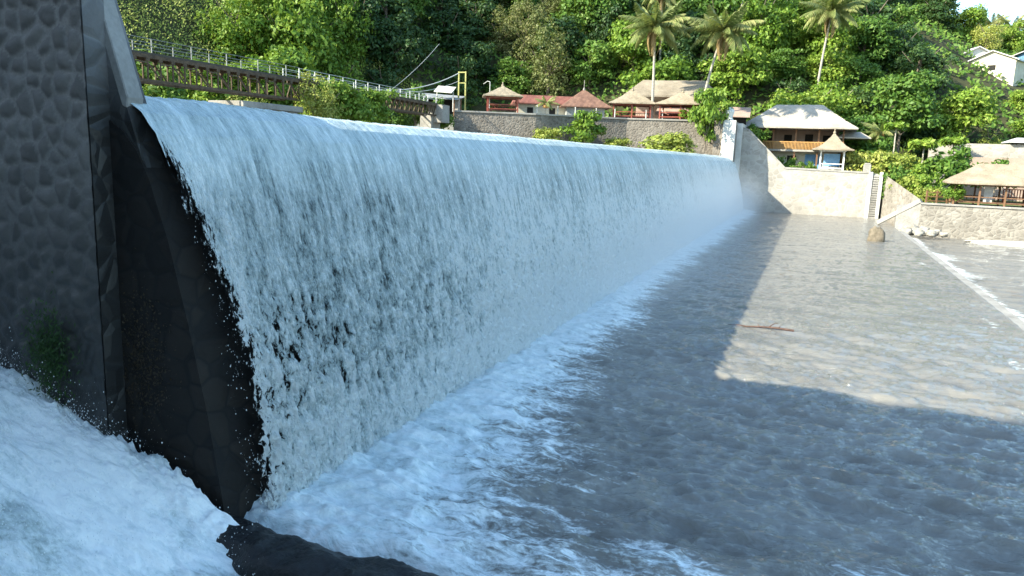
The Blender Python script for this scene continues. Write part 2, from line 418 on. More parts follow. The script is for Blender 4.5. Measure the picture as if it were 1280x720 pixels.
def stone_wall_mesh(x0, x1, z0, z1, y, step=.035):
    """near cobbled wall facing -y: real raised cobbles in mortar"""
    nx = int((x1-x0)/step); nz = int((z1-z0)/step)
    X, Z = np.meshgrid(np.linspace(x0, x1, nx), np.linspace(z0, z1, nz), indexing='ij')
    xs, zs = X.ravel(), Z.ravel()
    wx = xs+.09*(fbm(xs*2.3, zs*2.3, 3, 5)-.5); wz = zs+.09*(fbm(xs*2.3+9, zs*2.3, 3, 6)-.5)
    cs = .31; gx = wx/cs; gz = wz/cs*1.02
    ix, iz = np.floor(gx).astype(int), np.floor(gz).astype(int)
    rs = np.random.RandomState(3); T = 64
    JX, JZ, RR = rs.rand(T,T)*.84+.08, rs.rand(T,T)*.84+.08, rs.rand(T,T)
    f1 = np.full(len(xs), 9.); f2 = np.full(len(xs), 9.); idr = np.zeros(len(xs))
    for a in (-1,0,1):
        for b in (-1,0,1):
            px = ix+a; pz = iz+b
            d = np.hypot(px+JX[px%T,pz%T]-gx, pz+JZ[px%T,pz%T]-gz)
            n1 = d < f1
            f2 = np.where(n1, f1, np.minimum(f2, d)); idr = np.where(n1, RR[px%T,pz%T], idr); f1 = np.where(n1, d, f1)
    e = f2-f1
    hgt = sstep(x1-xs, .0, .16)*sstep(e, .14, .60)*(.028+.022*idr)+ .012*fbm(xs*14, zs*14, 3, 8)*sstep(e, .05, .2) - .02*fbm(xs*6, zs*6, 3, 2)
    V = np.stack([xs, y-hgt, zs], 1)
    return V, grid_faces(nx, nz), {'edge': sstep(e, .12, .24), 'rnd': idr}

k = NT('cobbled_wall')
ed = k.attr('edge'); rd = k.attr('rnd'); v = k.pos()
z = k.n('SeparateXYZ', {0: v}).outputs[2]
big = k.noise(v, .55, 5, .6); fine = k.noise(v, 22, 4, .7)
st = k.ramp(k.math('MULTIPLY_ADD', rd, .6, k.math('MULTIPLY', fine, .4)), [(.1, (.11,.105,.10)), (.9, (.215,.205,.195))])
c = k.mix(ed, k.ramp(fine, [(.3, (.21,.20,.19)), (.7, (.29,.28,.27))]), st)
c = k.mix(k.ramp(k.noise(v, 1.3, 6, .7), [(.5, 0.), (.7, .4)]), c, (.06,.06,.055))
wf = k.n('MapRange', {'Value': k.math('MULTIPLY_ADD', big, 2.2, k.math('ADD', z, -1.1)), 'From Min': 2.0, 'From Max': 6.2, 'To Min': 1., 'To Max': 0.}, interpolation_type='SMOOTHSTEP').outputs[0]
c = k.mix(wf, c, k.mix(.85, c, (.007,.008,.008)))
M['cobble'] = k.done(k.bsdf(c, k.math('MULTIPLY_ADD', wf, -.45, .9), k.bump(fine, .5, .02)))

pier = thing('intake_pier', (0,0,0), 'tall grey cobbled pier wall at the left end of the waterfall, black and wet below', 'pier')
V, F, A = stone_wall_mesh(-17, -9.38, -1.2, 9.8, 7.55)
link('cobbled_face', mesh_np('cobbled_face', V, F, M['cobble'], A, smooth=True), pier)
mb = MB(); mb.box(-17, -9.384, 7.585, 7.93, -1.2, 9.78); mb.build('wall_core', M['wet_masonry'], pier)
# divider wall with raking downstream nose, face at y = 7.93
mb = MB(); pf = [(-17,-1.2),(-7.3,-1.2),(-7.6,.3),(-7.95,1.9),(-8.4,3.9),(-8.75,5.1),(-9.05,6.0),(-10.3,9.8),(-17,9.8)]
mb.profile(pf, 7.93, 8.3); mb.build('raking_nose', M['wet_masonry'], pier, .02)
mb = MB(); mb.profile([(-9.05,5.95),(-9.02,6.1),(-10.27,9.83),(-10.37,9.83),(-9.14,5.98)], 7.918, 8.2)
mb.build('coping', simple('coping_concrete', (.22,.22,.21), (.33,.33,.32), 1.2, .9, .4, 12), pier, .015)

# stepped stone footing showing at the pier base, mossy
def lump(cx, cy, cz, rx, ry, rz, seed, seg=20, amp=.3):
    a = np.linspace(0, np.pi, seg); b = np.linspace(0, 2*np.pi, seg*2, endpoint=False)
    A_, B_ = np.meshgrid(a, b, indexing='ij')
    n = np.stack([np.sin(A_)*np.cos(B_), np.sin(A_)*np.sin(B_), np.cos(A_)], -1).reshape(-1, 3)
    rr = 1+amp*(fbm(n[:,0]*1.6+seed*7+20, n[:,1]*1.6+n[:,2]*1.9+20, 4, seed)-.5)*2
    # facet towards boxy
    m = np.max(np.abs(n), 1); rr = rr*(.6+.4/np.maximum(m, .6)*.8)
    V = n*rr[:,None]*[rx,ry,rz]+[cx,cy,cz]
    m2 = seg*2; f = []
    for i in range(seg-1):
        for j in range(m2): f.append((i*m2+j, (i+1)*m2+j, (i+1)*m2+(j+1)%m2, i*m2+(j+1)%m2))
    return V, np.array(f)

# ---- dark rock sill dividing the sluice basin from the pool
nx, ny = 160, 40
X, T = np.meshgrid(np.linspace(-7.75, 1.8, nx), np.linspace(0, 1, ny), indexing='ij')
ang = T*math.pi
yy = 7.62 - np.cos(ang)*(.50+.10*fbm(X*1.3, X*0+3, 3, 4))
zz = -.68+.10*(fbm(X*.8, X*0+5, 3, 15)-.5)+np.sin(ang)**.5*(.86+.22*(fbm(X*1.1, T*2, 4, 9)-.5)-.05*(X+8)*.3)
zz += .22*(fbm(X*3.5, T*4, 5, 12, .62)-.5); yy += .08*(fbm(X*4, T*5+7, 4, 13)-.5)
V = np.stack([X, yy, zz], -1).reshape(-1, 3)
o = link('rock_sill', mesh_np('rock_sill', V, grid_faces(nx, ny), M['dark_rock'], smooth=True))
tag(o, 'low black wet rock sill running from the pier foot beside the gush', 'sill')

# ------------------------------------------------------------------ far abutment
ab = thing('abutment', (-8.6, 86, 0), 'pale concrete abutment block with white coping at the far right end of the waterfall', 'abutment')
mb = MB(); mb.box(-2.2, .05, 0, 4.2, -1.5, 9.9); mb.box(-9, -2.3, 3.0, 4.2, 4, 9.95)
mb.build('block', M['tan_masonry'], ab, .03)
mb = MB()
mb.hexa([(-1.25,-.5),(.12,-.5),(.12,0),(-1.25,0)], -1, [6.3,6.3,10.0,10.0])
mb.build('sloping_coping', M['white_paint'], ab, .03)
mb = MB(); mb.box(-1.33, -1.23, -.62, -.02, 5.5, 6.45)
for i in range(14): mb.box(-1.2, .05, -.02-.5*(1-i/13), .0, 6.3+i*.26, 6.36+i*.26)
mb.build('steps', M['pale_concrete'], ab)
mb = MB(); mb.lathe([(.01,9.9),(.5,9.9),(.55,10.1),(.4,10.3),(.5,10.6),(.6,10.95),(.5,11.2),(.2,11.4),(.02,11.45)], 18, (-.9, 1.4))
f_ = mb.build('urn', M['gourd_white'], ab); tag(f_, 'round white plaster urn on top')

wg = thing('wing_wall', (-8.6, 90.1, 0), 'pale plastered wing wall right of the waterfall, sloping then level to the pool corner', 'wall')
mb = MB(); mb.hexa([(0,-1),(1.2,-1),(5.4,-1),(15.2,-1),(15.2,6),(5.4,6),(1.2,6),(0,6)], -1.5, [9.3,9.0,4.95,4.75,4.75,4.95,9.0,9.3])
mb.build('wall_face', M['pale_masonry'], wg)
mb = MB(); mb.bar((.0,-.9,9.42),(1.25,-.9,9.12),.35,.18); mb.bar((1.2,-.9,9.12),(5.4,-.9,5.05),.35,.18); mb.bar((5.4,-.9,5.04),(14.0,-.9,4.86),.35,.18)
mb.build('coping', M['pale_concrete'], wg)
mb = MB(); mb.box(13.95,14.35,-1.25,-1.0,-1.5,4.95); mb.box(15.0,15.35,-1.25,-1.0,-1.5,4.95)
mb.build('stair_cheek', M['white_paint'], wg, .02)
mb = MB()
for i in range(20): mb.box(14.36, 14.99, -1.24+.006*i, -1.003, -.2+i*.245, -.05+i*.245)
mb.build('stair_treads', M['concrete'], wg)

tag(MB().hexa([(6.95,89.2),(7.0,95),(9.6,84.5),(9.6,79.5)], -1.5, [4.7,4.7,2.5,2.5]).build('return_wall', M['far_masonry']),
    'dark blue grey stone wall end face right of the ladder stair in shade', 'wall')
# right bank wall
rw = thing('bank_wall', (9.3, 77.8, 0), 'long weathered stone bank wall at the far right under the lawn pavilion', 'wall', rz=R(-4))
mb = MB(); mb.box(0, 40, 0, 4, -1.6, 2.25)
mb.build('wall_face', M['far_masonry'], rw)
mb = MB(); mb.box(-.05, 40, -.12, .45, 2.253, 2.42); mb.build('coping', M['pale_concrete'], rw, .02)
mb = MB(); mb.hexa([(-1.9,.5),(0,0),(0,3),(-1.9,3.5)], -1.6, [1.9,2.3,2.3,1.9]); mb.build('buttress', M['concrete'], rw)
mb = MB(); mb.bar((0,0,0),(3.3,-1.2,2.35),.55,.4)
o = mb.build('ramp_beam', M['pale_concrete'], None, .03); o.location = (6.0, 79.2, .25)
tag(o, 'diagonal pale concrete beam leaning from the pool corner up to the bank wall', 'beam')

# far-bank retaining wall upstream, plan polyline
rt = thing('retaining_wall', (-37.2, 75.0, 0), 'long sunlit fieldstone retaining wall behind the waterfall crest carrying the thatched pavilions', 'wall')
base = Vector((-37.2, 75.0, 0))
PL = [Vector(p)-base for p in ((-37.2,75.0,0),(-29.2,79.0,0),(-25.4,82.4,0),(-20.5,85.6,0),(-15.2,86.7,0),(-10.9,87.6,0))]
mb = MB(); mc = MB()
for a, b in zip(PL[:-1], PL[1:]):
    d = (b-a).normalized(); n = Vector((-d.y, d.x, 0))*1.0
    mb.hexa([(a.x,a.y),(b.x,b.y),(b.x+n.x,b.y+n.y),(a.x+n.x,a.y+n.y)], 3, [9.85]*4)
    mc.hexa([(a.x-n.x*.12,a.y-n.y*.12),(b.x-n.x*.12,b.y-n.y*.12),(b.x+n.x*.4,b.y+n.y*.4),(a.x+n.x*.4,a.y+n.y*.4)], 9.853, [10.02]*4)
a = PL[0]; mb.hexa([(a.x-.05,a.y),(a.x,a.y),(a.x-3,a.y+9),(a.x-4,a.y+9)], 3, [9.85]*4)
mb.build('wall_face', M['tan_masonry'], rt); mc.build('coping', M['pale_concrete'], rt)

# ------------------------------------------------------------------ ground, terraces, hill
tag(MB().box(-1500, 1500, -300, 2500, -2.6, -1.5).build('ground', M['river_bed']), kind='structure', cat=None)
tag(MB().hexa([(-37,76.1),(-29,80.1),(-25.2,83.4),(-20.3,86.6),(-15,87.7),(-8,88.2),(-8,125),(-60,125),(-48,88)], 3, [9.75]*9).build('upper_terrace', M['gravel']), kind='structure')
tag(MB().hexa([(-8,91.2),(6.6,91.2),(7.2,96),(11,99),(11,120),(-8,120)], 0, [4.6]*6).build('lower_terrace', M['grass']), kind='structure')
tag(MB().hexa([(9.6,78.3),(60,74.9),(60,120),(9.6,120)], -1, [2.2]*4).build('lawn', M['grass']), kind='structure')
tag(MB().box(-60, 400, 200, 201, -2, -1.4).build('valley_floor', M['soil']), kind='structure')

HL = np.array([(-85,-30),(-66,30),(-58,62),(-50,84),(-44,101),(-20,106),(0,104),(13,110),(30,112),(60,118),(120,120)], float)
HB = np.array([4,4,5,8,9,9.2,5.5,5,5,4,3], float); HS = np.array([1.6,1.6,1.6,1.3,1.2,1.15,1.1,.95,.62,.5,.5])
def hill_z(x, y):
    x = np.atleast_1d(np.asarray(x, float)); y = np.atleast_1d(np.asarray(y, float))
    bd = np.full(x.shape, 1e9); bz = np.zeros(x.shape); bs = np.ones(x.shape); sg = np.zeros(x.shape)
    for i in range(len(HL)-1):
        a, b = HL[i], HL[i+1]; d = b-a; L = d@d
        t = np.clip(((x-a[0])*d[0]+(y-a[1])*d[1])/L, 0, 1)
        px = a[0]+t*d[0]; py = a[1]+t*d[1]; dd = np.hypot(x-px, y-py)
        side = (d[0]*(y-a[1])-d[1]*(x-a[0])) > 0
        m = dd < bd
        bd = np.where(m, dd, bd); bz = np.where(m, HB[i]+t*(HB[i+1]-HB[i]), bz); bs = np.where(m, HS[i]+t*(HS[i+1]-HS[i]), bs); sg = np.where(m, np.where(side, 1, -1), sg)
    d = np.where(sg > 0, bd, -bd)
    rise = 46*(1-np.exp(-np.maximum(d, 0)*bs/46))
    zz = bz+rise+np.minimum(d, 0)*1.5+4*(fbm(x/14+50, y/14+50, 3, 21)-.5)*sstep(d, 2, 14)
    return zz, d
gx, gy = np.meshgrid(np.linspace(-190, 170, 150), np.linspace(-30, 300, 140), indexing='ij')
hz, hd = hill_z(gx, gy); hz = np.maximum(hz, -2.2)
o = link('hillside', mesh_np('hillside', np.stack([gx, gy, hz], -1).reshape(-1, 3), grid_faces(150, 140), M['soil'], smooth=True)); tag(o, kind='structure')

# unseen blocks added behind the camera, stepped so their shade covers the foreground
mb = MB()
mb.box(-24.2, -21.7, -8, -2, -1.5, 16.8); mb.box(-38, -24.2, -8, -2, -1.5, 18.7)
mb.box(-21.7, -9, -8, -2, -1.5, 18.7); mb.box(-9, -4, -8, -2, -1.5, 18.3); mb.box(-4, -1.5, -8, -2, -1.5, 12)
tag(mb.build('shade_blocks', M['concrete']), kind='structure')
mb = MB(); mb.box(-30, -17, 7.93, 8.6, -1.5, 9.8); tag(mb.build('approach_wall', M['wet_masonry']), 'grey wall continuing upstream of the cobbled pier', 'wall')

# ------------------------------------------------------------------ upper river, lower river
g = MB(); g.box(-140, -9.6, 8.3, 86, 4, 5.98)
tag(g.build('upper_river', M['upper_water']), kind='structure')
nx, ny = 200, 260
X, Y = np.meshgrid(np.r_[np.linspace(7.75, 16, 110), np.linspace(16.3, 90, nx-110)], np.linspace(-5, 82, ny), indexing='ij')
Z = -.62+.12*(fbm(X*.7, Y*1.3, 4, 31)-.5)+.10*np.exp(-((X-8.3)/.5)**2)*fbm(X*2, Y*2, 3, 35)
lf = .85*np.exp(-((X-8.1)/1.1)**2)*(.45+.8*fbm(Y*.25, X*.2, 3, 32))+.34*sstep(fbm(X*.28, Y*.22+X*.1, 4, 33), .52, .68)*sstep(X, 8, 10)*(1-sstep(X, 14, 24))
tag(link('lower_river', mesh_np('lower_river', np.stack([X,Y,Z],-1).reshape(-1,3), grid_faces(nx,ny), M['pool_water'], {'foam': np.clip(lf,0,1).ravel()}, smooth=True)), kind='structure')
# ------------------------------------------------------------------ apron sill edge
mb = MB(); mb.box(7.35, 7.8, -5, 74, -1.5, -.02); tag(mb.build('apron_sill', M['concrete']), 'long straight concrete sill where the pool drops to the lower river', 'sill')

# ------------------------------------------------------------------ pool surface
def geo(a, b, n, q):  # spacing growing from a to b
    t = (np.power(q, np.linspace(0, 1, n))-1)/(q-1); return a+(b-a)*t
ys = geo(7.6, 89.2, 620, 14.); xs = np.r_[geo(-7.7, 7.3, 330, 1.6), 7.45, 7.6, 7.72, 7.78]
X, Y = np.meshgrid(xs, ys, indexing='ij')
wd = np.interp(Y, [7,10,12,15,20,28,45,65,88], [7.6,6.6,5.6,4.2,3.3,2.8,2.5,2.5,2.8])   # width of the churned belt below the fall
q = (X+7.2)/wd
foam = 1.0-.82*q-.10*q*q
foam = foam+.42*(fbm(X*.35+3, Y*.9, 4, 41)-.5)*sstep(q, .15, .6)+.18*(fbm(X*1.2, Y*3.2, 3, 43)-.5)*sstep(q, .2, .6)
foam = np.where(q < .25, np.maximum(foam, .86), foam)
def blob(cx, cy, rx, ry, a): 
    return a*np.exp(-((X-cx)/rx)**2-((Y-cy)/ry)**2)
foam = np.clip(foam, 0, 1)
foam = np.maximum(foam, blob(1.6, 10.3, 1.1, .7, .75)); foam = np.maximum(foam, blob(3.0, 11.0, 1.0, .3, .55)); foam = np.maximum(foam, blob(-1.6, 9.6, 1.6, .8, .62))
foam = np.maximum(foam, blob(6.5, 31, .45, 5.0, .42)*sstep(fbm(X*1.8, Y*1.3, 4, 51), .4, .65)); foam = np.maximum(foam, blob(5.9, 24.5, .45, 1.8, .46)*sstep(fbm(X*2.2, Y*1.6, 4, 53), .38, .62))
foam = np.maximum(foam, blob(6.3, 47, .35, 5, .48)*sstep(fbm(X*1.8, Y*.9, 4, 54), .4, .65)); foam = np.maximum(foam, (X > 7.3)*.7*sstep(fbm(Y*1.2, X*0, 3, 52), .3, .6))
amp = .03+.15*np.exp(-((X+7)/(wd*.6))**2)
amp = np.where(Y < 20, amp*1.1, amp)
Z = amp*(fbm(X*1.1+.4*np.sin(Y), Y*2.2, 6, 61, .62)-.5)*2*.8
Z += -(.50*np.abs(fbm(X*.7+.35*Y, Y*1.3, 4, 63, .5)-.5)+.22*np.abs(fbm(X*1.9-.5*Y, Y*3.4, 3, 66, .5)-.5))*(.25+.75*(1-sstep(Y, 18, 34)))+.07+.13*np.exp(-((X+7.0)/1.3)**2)
Z += .16*blob(1.6, 10.3, 1.0, .6, 1)*fbm(X*3, Y*3, 3, 64)
Z -= .42*(1-sstep(Y, 7.85, 8.55))
Z -= sstep(X, 7.25, 7.45)*.10+sstep(X, 7.45, 7.78)*.62
V = np.stack([X,Y,Z],-1).reshape(-1,3)
tag(link('pool_water', mesh_np('pool_water', V, grid_faces(len(xs), len(ys)), M['pool_water'], {'foam': foam.ravel()}, smooth=True)), kind='structure')

# ------------------------------------------------------------------ the waterfall sheet
ns = 330; sm = prof_at(0)[2]-.75
ss = np.linspace(0, 1, ns)*sm; ys = geo(7.98, 88.3, 1900, 14.)
S, Y = np.meshgrid(ss, ys, indexing='ij')
px, pz, _ = prof_at(S); px2, pz2, _ = prof_at(S+.02)
tx, tz = px2-px, pz2-pz; L = np.hypot(tx, tz)+1e-6; nx_, nz_ = -tz/L, tx/L; nx_, nz_ = np.abs(nx_), np.abs(nz_)
fall = sstep(S, .7, 5.6)
shred = fbm(Y*8+.9*S, S*1.2, 4, 71, .6)*(1-fall)+fbm(Y*8, S*3.2+.35*np.sin(Y*3), 4, 72, .65)*fall
near = 1-sstep(Y, 30, 60)*.55
disp = (.012+.10*fall)*(shred-.5)*2*near + .05*(fbm(Y*.9, S*.35, 3, 73)-.5)*fall
disp += (.018+.055*fall)*(fbm(Y*19, S*7, 2, 74)-.5)*near
swell = .10*np.exp(-((Y-9.5)/3.)**2)*np.exp(-(S/1.2)**2)+.04*(fbm(Y*.35, S*.1, 2, 75)-.5)*np.exp(-(S/1.5)**2)
off = disp+.10*fall
XX = px+nx_*off; ZZ = pz+nz_*off+swell
edge = (Y-7.98)
hem = .55*fbm(S*1.3, Y*0, 4, 77)*fall+.06
thin = -.36*(1-sstep(edge, hem*.1, hem*.8+.75))*sstep(S, .3, 2.0)-.15*(1-sstep(edge, .6, 4.0))*fall*(.5+1.0*fbm(Y*.9, S*.5, 3, 78))+.08*sstep(edge, 3, 6)+.10*(1-fall)+.05
clump = fbm(Y*.42, S*.16, 3, 79)
aer = -.018+.18*sstep(Y, 9, 22)*fall+.13*sstep(S, 4.3, 6.6)+.14*(clump-.5)+.035*(1-fall)+.10*sstep(Y, 30, 70)+.09*np.exp(-((edge-.55)/.4)**2)
me = mesh_np('falling_sheet', np.stack([XX,Y,ZZ],-1).reshape(-1,3), grid_faces(ns, len(ys)), M['fall_water'],
    {'drop': fall.ravel(), 'thin': thin.ravel(), 'aerated': aer.ravel(), 'shred': shred.ravel()}, uv=np.stack([Y.ravel(), S.ravel()], 1), smooth=True)
tag(link('waterfall', me), 'broad white sheet of water falling over the long curved weir into the pool', 'waterfall', kind='stuff')

# ------------------------------------------------------------------ gush from the side sluice, lower left
nu, nv = 420, 300
U, W = np.meshgrid(np.linspace(0, 1, nu), np.linspace(0, 1, nv), indexing='ij')
Xg = -17+12.6*U; Yg = 7.75-W*6.2
ztop = np.interp(Xg, [-17,-12.3,-11.0,-10.2,-9.4,-8.6,-7.8,-7.0,-6.0,-4.4], [3.2,2.1,1.75,1.45,1.15,.84,.46,.12,-.28,-.6])
ztop = ztop-.35*sstep(W, 0, .14)*0+.25*np.sin(W*3.0)*sstep(Xg, -7, -11)
ax_ = Xg*.80+Yg*.25; cr = Yg*1.0-Xg*.18
rag = (fbm(ax_*1.1, cr*1.9, 5, 81, .58)-.5)
Zg = ztop+rag*.38*(1-.5*sstep(Xg, -6.8, -5))+.035*(fbm(ax_*6, cr*12, 3, 82)-.5)+(fbm(Xg*9, cr*9, 3, 85)**3*.28-.02)*np.exp(-W/.07)*sstep(-Xg, 6.6, 8)
fo = .18+.26*(fbm(Xg*.7, Yg*1.4, 4, 83)-.5)-.42*sstep(W, .25, .55)*(fbm(Xg*.5+4, Yg*.6, 3, 84))-.30*sstep(Xg, -7.2, -6.0)
tag(link('gush', mesh_np('gush', np.stack([Xg,Yg,Zg],-1).reshape(-1,3), grid_faces(nu,nv), M['gush'], {'foam': fo.ravel()}, smooth=True)),
    'foaming white torrent rushing out at the lower left past the pier', 'torrent', kind='stuff')
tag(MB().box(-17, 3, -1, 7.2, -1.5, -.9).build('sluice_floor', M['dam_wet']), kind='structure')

# ------------------------------------------------------------------ spray droplets
def droplets(P, size):
    P = np.asarray(P); n = len(P)
    base = np.array([(1,0,0),(-1,0,0),(0,1,0),(0,-1,0),(0,0,1.5),(0,0,-1.5)], float)
    fc = np.array([(0,2,4),(2,1,4),(1,3,4),(3,0,4),(2,0,5),(1,2,5),(3,1,5),(0,3,5)])
    sz = size*(.35+rng.random((n,1,1))**3*1.8)
    V = P[:,None,:]+base[None]*sz*(.7+.6*rng.random((n,6,1)))
    F = (np.arange(n)[:,None,None]*6+fc[None]).reshape(-1,3)
    return V.reshape(-1,3), F
P = []
n = 20000
xx = rng.uniform(-12.6, -5.2, n); zt = np.interp(xx, [-17,-12.3,-11.0,-10.2,-9.4,-8.6,-7.8,-7.0,-6.0,-4.4], [3.2,2.1,1.75,1.45,1.15,.84,.46,.12,-.28,-.6])
yy = 7.7-rng.random(n)*5; W_ = (7.75-yy)/6.2
P.append(np.stack([xx, yy, zt+.25*np.sin(W_*3.0)*sstep(-xx, 7, 11)+rng.normal(0, .13, n)], 1)[:, :])
n = 9000
xx = rng.uniform(-12.8, -7.7, n); zt = np.interp(xx, [-17,-12.3,-11.0,-10.2,-9.4,-8.6,-7.8,-7.0], [3.2,2.1,1.75,1.45,1.15,.8,.38,-.05])
P.append(np.stack([xx, 7.5-rng.random(n)**1.5*2.2, zt+.06+rng.exponential(.17, n)], 1))
n = 500
sE = rng.uniform(1.0, 7.0, n); ex, ez, _ = prof_at(sE)
P.append(np.stack([ex+.10+rng.exponential(.06, n), 7.92+rng.exponential(.45, n), ez], 1))
n = 2600
xx = -7.0+rng.exponential(.7, n); yy = rng.uniform(8.4, 20, n)
P.append(np.stack([xx, yy, .15+rng.exponential(.25, n)], 1))
V, F = droplets(np.concatenate(P), .005)
tag(link('spray', mesh_np('spray', V, F, M['droplet'])), 'fine white droplets thrown up along the torrent and the edge of the fall', 'spray', kind='stuff')

# ------------------------------------------------------------------ mist at the foot of the fall
k = NT('mist')
pos = k.n('TexCoord').outputs['Object']; sx = k.n('SeparateXYZ', {0: pos})
X_, Y_, Z_ = sx.outputs
ax = k.math('DIVIDE', k.math('ADD', X_, 6.6), 1.5); az = k.math('DIVIDE', k.math('ADD', Z_, -.5), k.n('MapRange', {'Value': Y_, 'From Min': 10., 'From Max': 45., 'To Min': .9, 'To Max': 2.4}).outputs[0])
r2 = k.math('ADD', k.math('MULTIPLY', ax, ax), k.math('MULTIPLY', az, az))
g_ = k.math('POWER', 2.718, k.math('MULTIPLY', r2, -1.))
yf = k.n('MapRange', {'Value': Y_, 'From Min': 10., 'From Max': 32., 'To Min': .25, 'To Max': 1.}, interpolation_type='SMOOTHSTEP').outputs[0]
nz = k.ramp(k.noise(pos, .55, 3, .6), [(.3, .35), (.7, 1.4)])
dn = k.math('MULTIPLY', k.math('MULTIPLY', g_, yf), k.math('MULTIPLY', nz, .125))
vol = k.n('VolumePrincipled', {'Color': (.96,.98,1,1), 'Density': dn, 'Anisotropy': .2}).outputs[0]
MIST = k.done(None, vol)
mb = MB(); mb.profile([(-9.6,6.0),(-9.6,-.4),(-2.6,-.4),(-2.6,2.5),(-4.5,4.6),(-7.0,6.0)], 9.2, 86)
tag(mb.build('mist', MIST), 'pale drifting mist hanging over the foot of the waterfall', 'mist', kind='stuff')

# ------------------------------------------------------------------ steel truss footbridge over the upper river (runs along y)
br = thing('footbridge', (-36.2, 30, 10.4), 'long rusty steel truss footbridge with pale handrails crossing the river above the weir', 'bridge')
DX = lambda y: -.05*(y)*1.0*.95      # gentle plan drift
def bx_(y): return -.02*y if y < 17 else -.34-.055*(y-17)*1.0
B0, B1, B2 = -24., 16.5, 41.
def deckz(y): return 0.
mb = MB(); mb.bar((bx_(B0),B0,0),(bx_(B1),B1,0),1.3,.12); mb.bar((bx_(B1),B1,0),(bx_(B2),B2,0),1.3,.12)
mb.build('deck', M['dark_steel'], br)
def truss(y0, y1, n, depth, zig):
    mb = MB()
    for sx in (-.68, .68):
        a = (bx_(y0)+sx, y0, -.16); b = (bx_(y1)+sx, y1, -.16)
        mb.bar(a, b, .12, .2); mb.bar((a[0],a[1],-depth),(b[0],b[1],-depth), .12, .16)
        for i in range(n+1):
            y = y0+(y1-y0)*i/n; x = bx_(y)+sx
            if not zig: mb.bar((x,y,-.2),(x,y,-depth), .075)
            if i < n:
                y2 = y0+(y1-y0)*(i+1)/n; x2 = bx_(y2)+sx
                if zig:
                    ym = (y+y2)/2; mb.bar((x,y,-depth),((x+x2)/2,ym,-.2), .08); mb.bar(((x+x2)/2,ym,-.2),(x2,y2,-depth), .08)
                else:
                    mb.bar((x,y,-.5),(x2,y2,-depth+.1) if i % 2 else (x2,y2,-.5), .07)
                    mb.box(x-.06,x+.06,y-.13,y+.13,-.42,-.22)
    return mb
truss(B0, B1, 44, 1.5, False).build('truss', M['rust'], br)
truss(B1+.4, B2, 24, 1.2, True).build('truss', M['rust'], br)
def railing(y0, y1, step, hgt, mat, rr=.05):
    mb = MB()
    for sx in (-.72, .72):
        for zz in (hgt, hgt*.5): mb.bar((bx_(y0)+sx,y0,zz),(bx_(y1)+sx,y1,zz), rr)
        y = y0
        while y <= y1+.01:
            mb.bar((bx_(y)+sx,y,.05),(bx_(y)+sx,y,hgt), rr+.02); y += step
    return mb.build('handrail', mat, br)
railing(B0, B1, 3.0, .8, M['rail_metal'], .03); railing(B1, B2, 2.0, .75, M['pale_metal'], .035)
pr = MB(); pr.box(-1.3,.9,11.6,15.6,-6.5,-2.45); pr.box(-1.9,1.1,9.8,16.0,-2.447,-2.05); pr.build('pier', M['concrete'], br, .03)
pr = MB(); pr.box(-2.6,-1.3,B2-.8,B2+1.2,-6,-1.15); pr.box(-1.9,-.2,B2-.4,B2+1.2,-1.9,-.1); pr.build('end_abutment', M['concrete'], br)

# shed, banner, tower, cable beside the right bridgehead
sh = thing('bridgehead_shed', (-40.5, 77.5, 9.2), 'dark open roadside shed at the right end of the footbridge', 'shed', rz=R(10))
MB().box(-2.2,2.2,-1.2,1.8,-2.0,-.1).build('base', M['grey_wall'], sh)
MB().add([(-2.6,-1.6,2.3),(2.7,-1.6,2.0),(2.7,2.0,2.6),(-2.6,2.0,2.9),(-2.6,-1.6,2.38),(2.7,-1.6,2.08),(2.7,2.0,2.68),(-2.6,2.0,2.98)],[(3,2,1,0),(4,5,6,7),(0,1,5,4),(1,2,6,5),(2,3,7,6),(3,0,4,7)]).build('roof', M['sheet_metal'], sh)
for x, y in ((-2.2,-1.2),(2.2,-1.2),(2.2,1.6),(-2.2,1.6)): MB().box(x-.06,x+.06,y-.06,y+.06,-.1,2.3).build('post', M['wood'], sh)
MB().box(-2.1,2.1,1.5,1.6,-.1,2.2).build('back_panel', M['dark_hole'], sh)
bn = MB().box(-1.1,1.1,-.03,.03,0,1.05).build('banner', M['white_paint']); bn.location = (-42.3, 76.2, 10.5)
tag(bn, 'blank white banner board hung at the right end of the footbridge', 'banner')
aw = MB(); aw.add([(-1.1,-.6,0),(1.1,-.6,-.15),(1.1,.5,.55),(-1.1,.5,.7),(-1.1,-.6,.06),(1.1,-.6,-.09),(1.1,.5,.61),(-1.1,.5,.76)],[(3,2,1,0),(4,5,6,7),(0,1,5,4),(1,2,6,5),(2,3,7,6),(3,0,4,7)])
for x in (-1,1): aw.box(x-.04,x+.04,-.05,.03,-2.1,.3)
o = aw.build('awning', M['white_paint']); o.location = (-38.9, 76.0, 12.0); tag(o, 'small white corrugated awning between the shed and the yellow frame', 'awning')
tw = thing('cable_tower', (-37.6, 77.6, 9.8), 'narrow yellow green steel frame tower holding the suspension cables', 'tower')
for x in (-.42,.42): MB().box(x-.07,x+.07,-.07,.07,0,4.6).build('leg', M['yellow_metal'], tw)
for z_ in (4.5,3.35): MB().box(-.35,.35,-.06,.06,z_-.06,z_+.06).build('crossbar', M['yellow_metal'], tw)
MB().box(-.72,-.2,-.4,.1,0,1.7).build('plinth', M['concrete'], tw, .08)
def cable(a, b, sag, r=.035, n=14):
    a = Vector(a); b = Vector(b)
    return MB().tube([a.lerp(b, i/n)-Vector((0,0,sag*4*(i/n)*(1-i/n))) for i in range(n+1)], r, r, 5)
cb = cable((-38,77.5,14.2), (-38.6,58,10.9), .9, .045); tag(cb.build('suspension_cable', M['pale_metal']), 'pale thick cable sagging from the yellow frame down to the footbridge', 'cable')
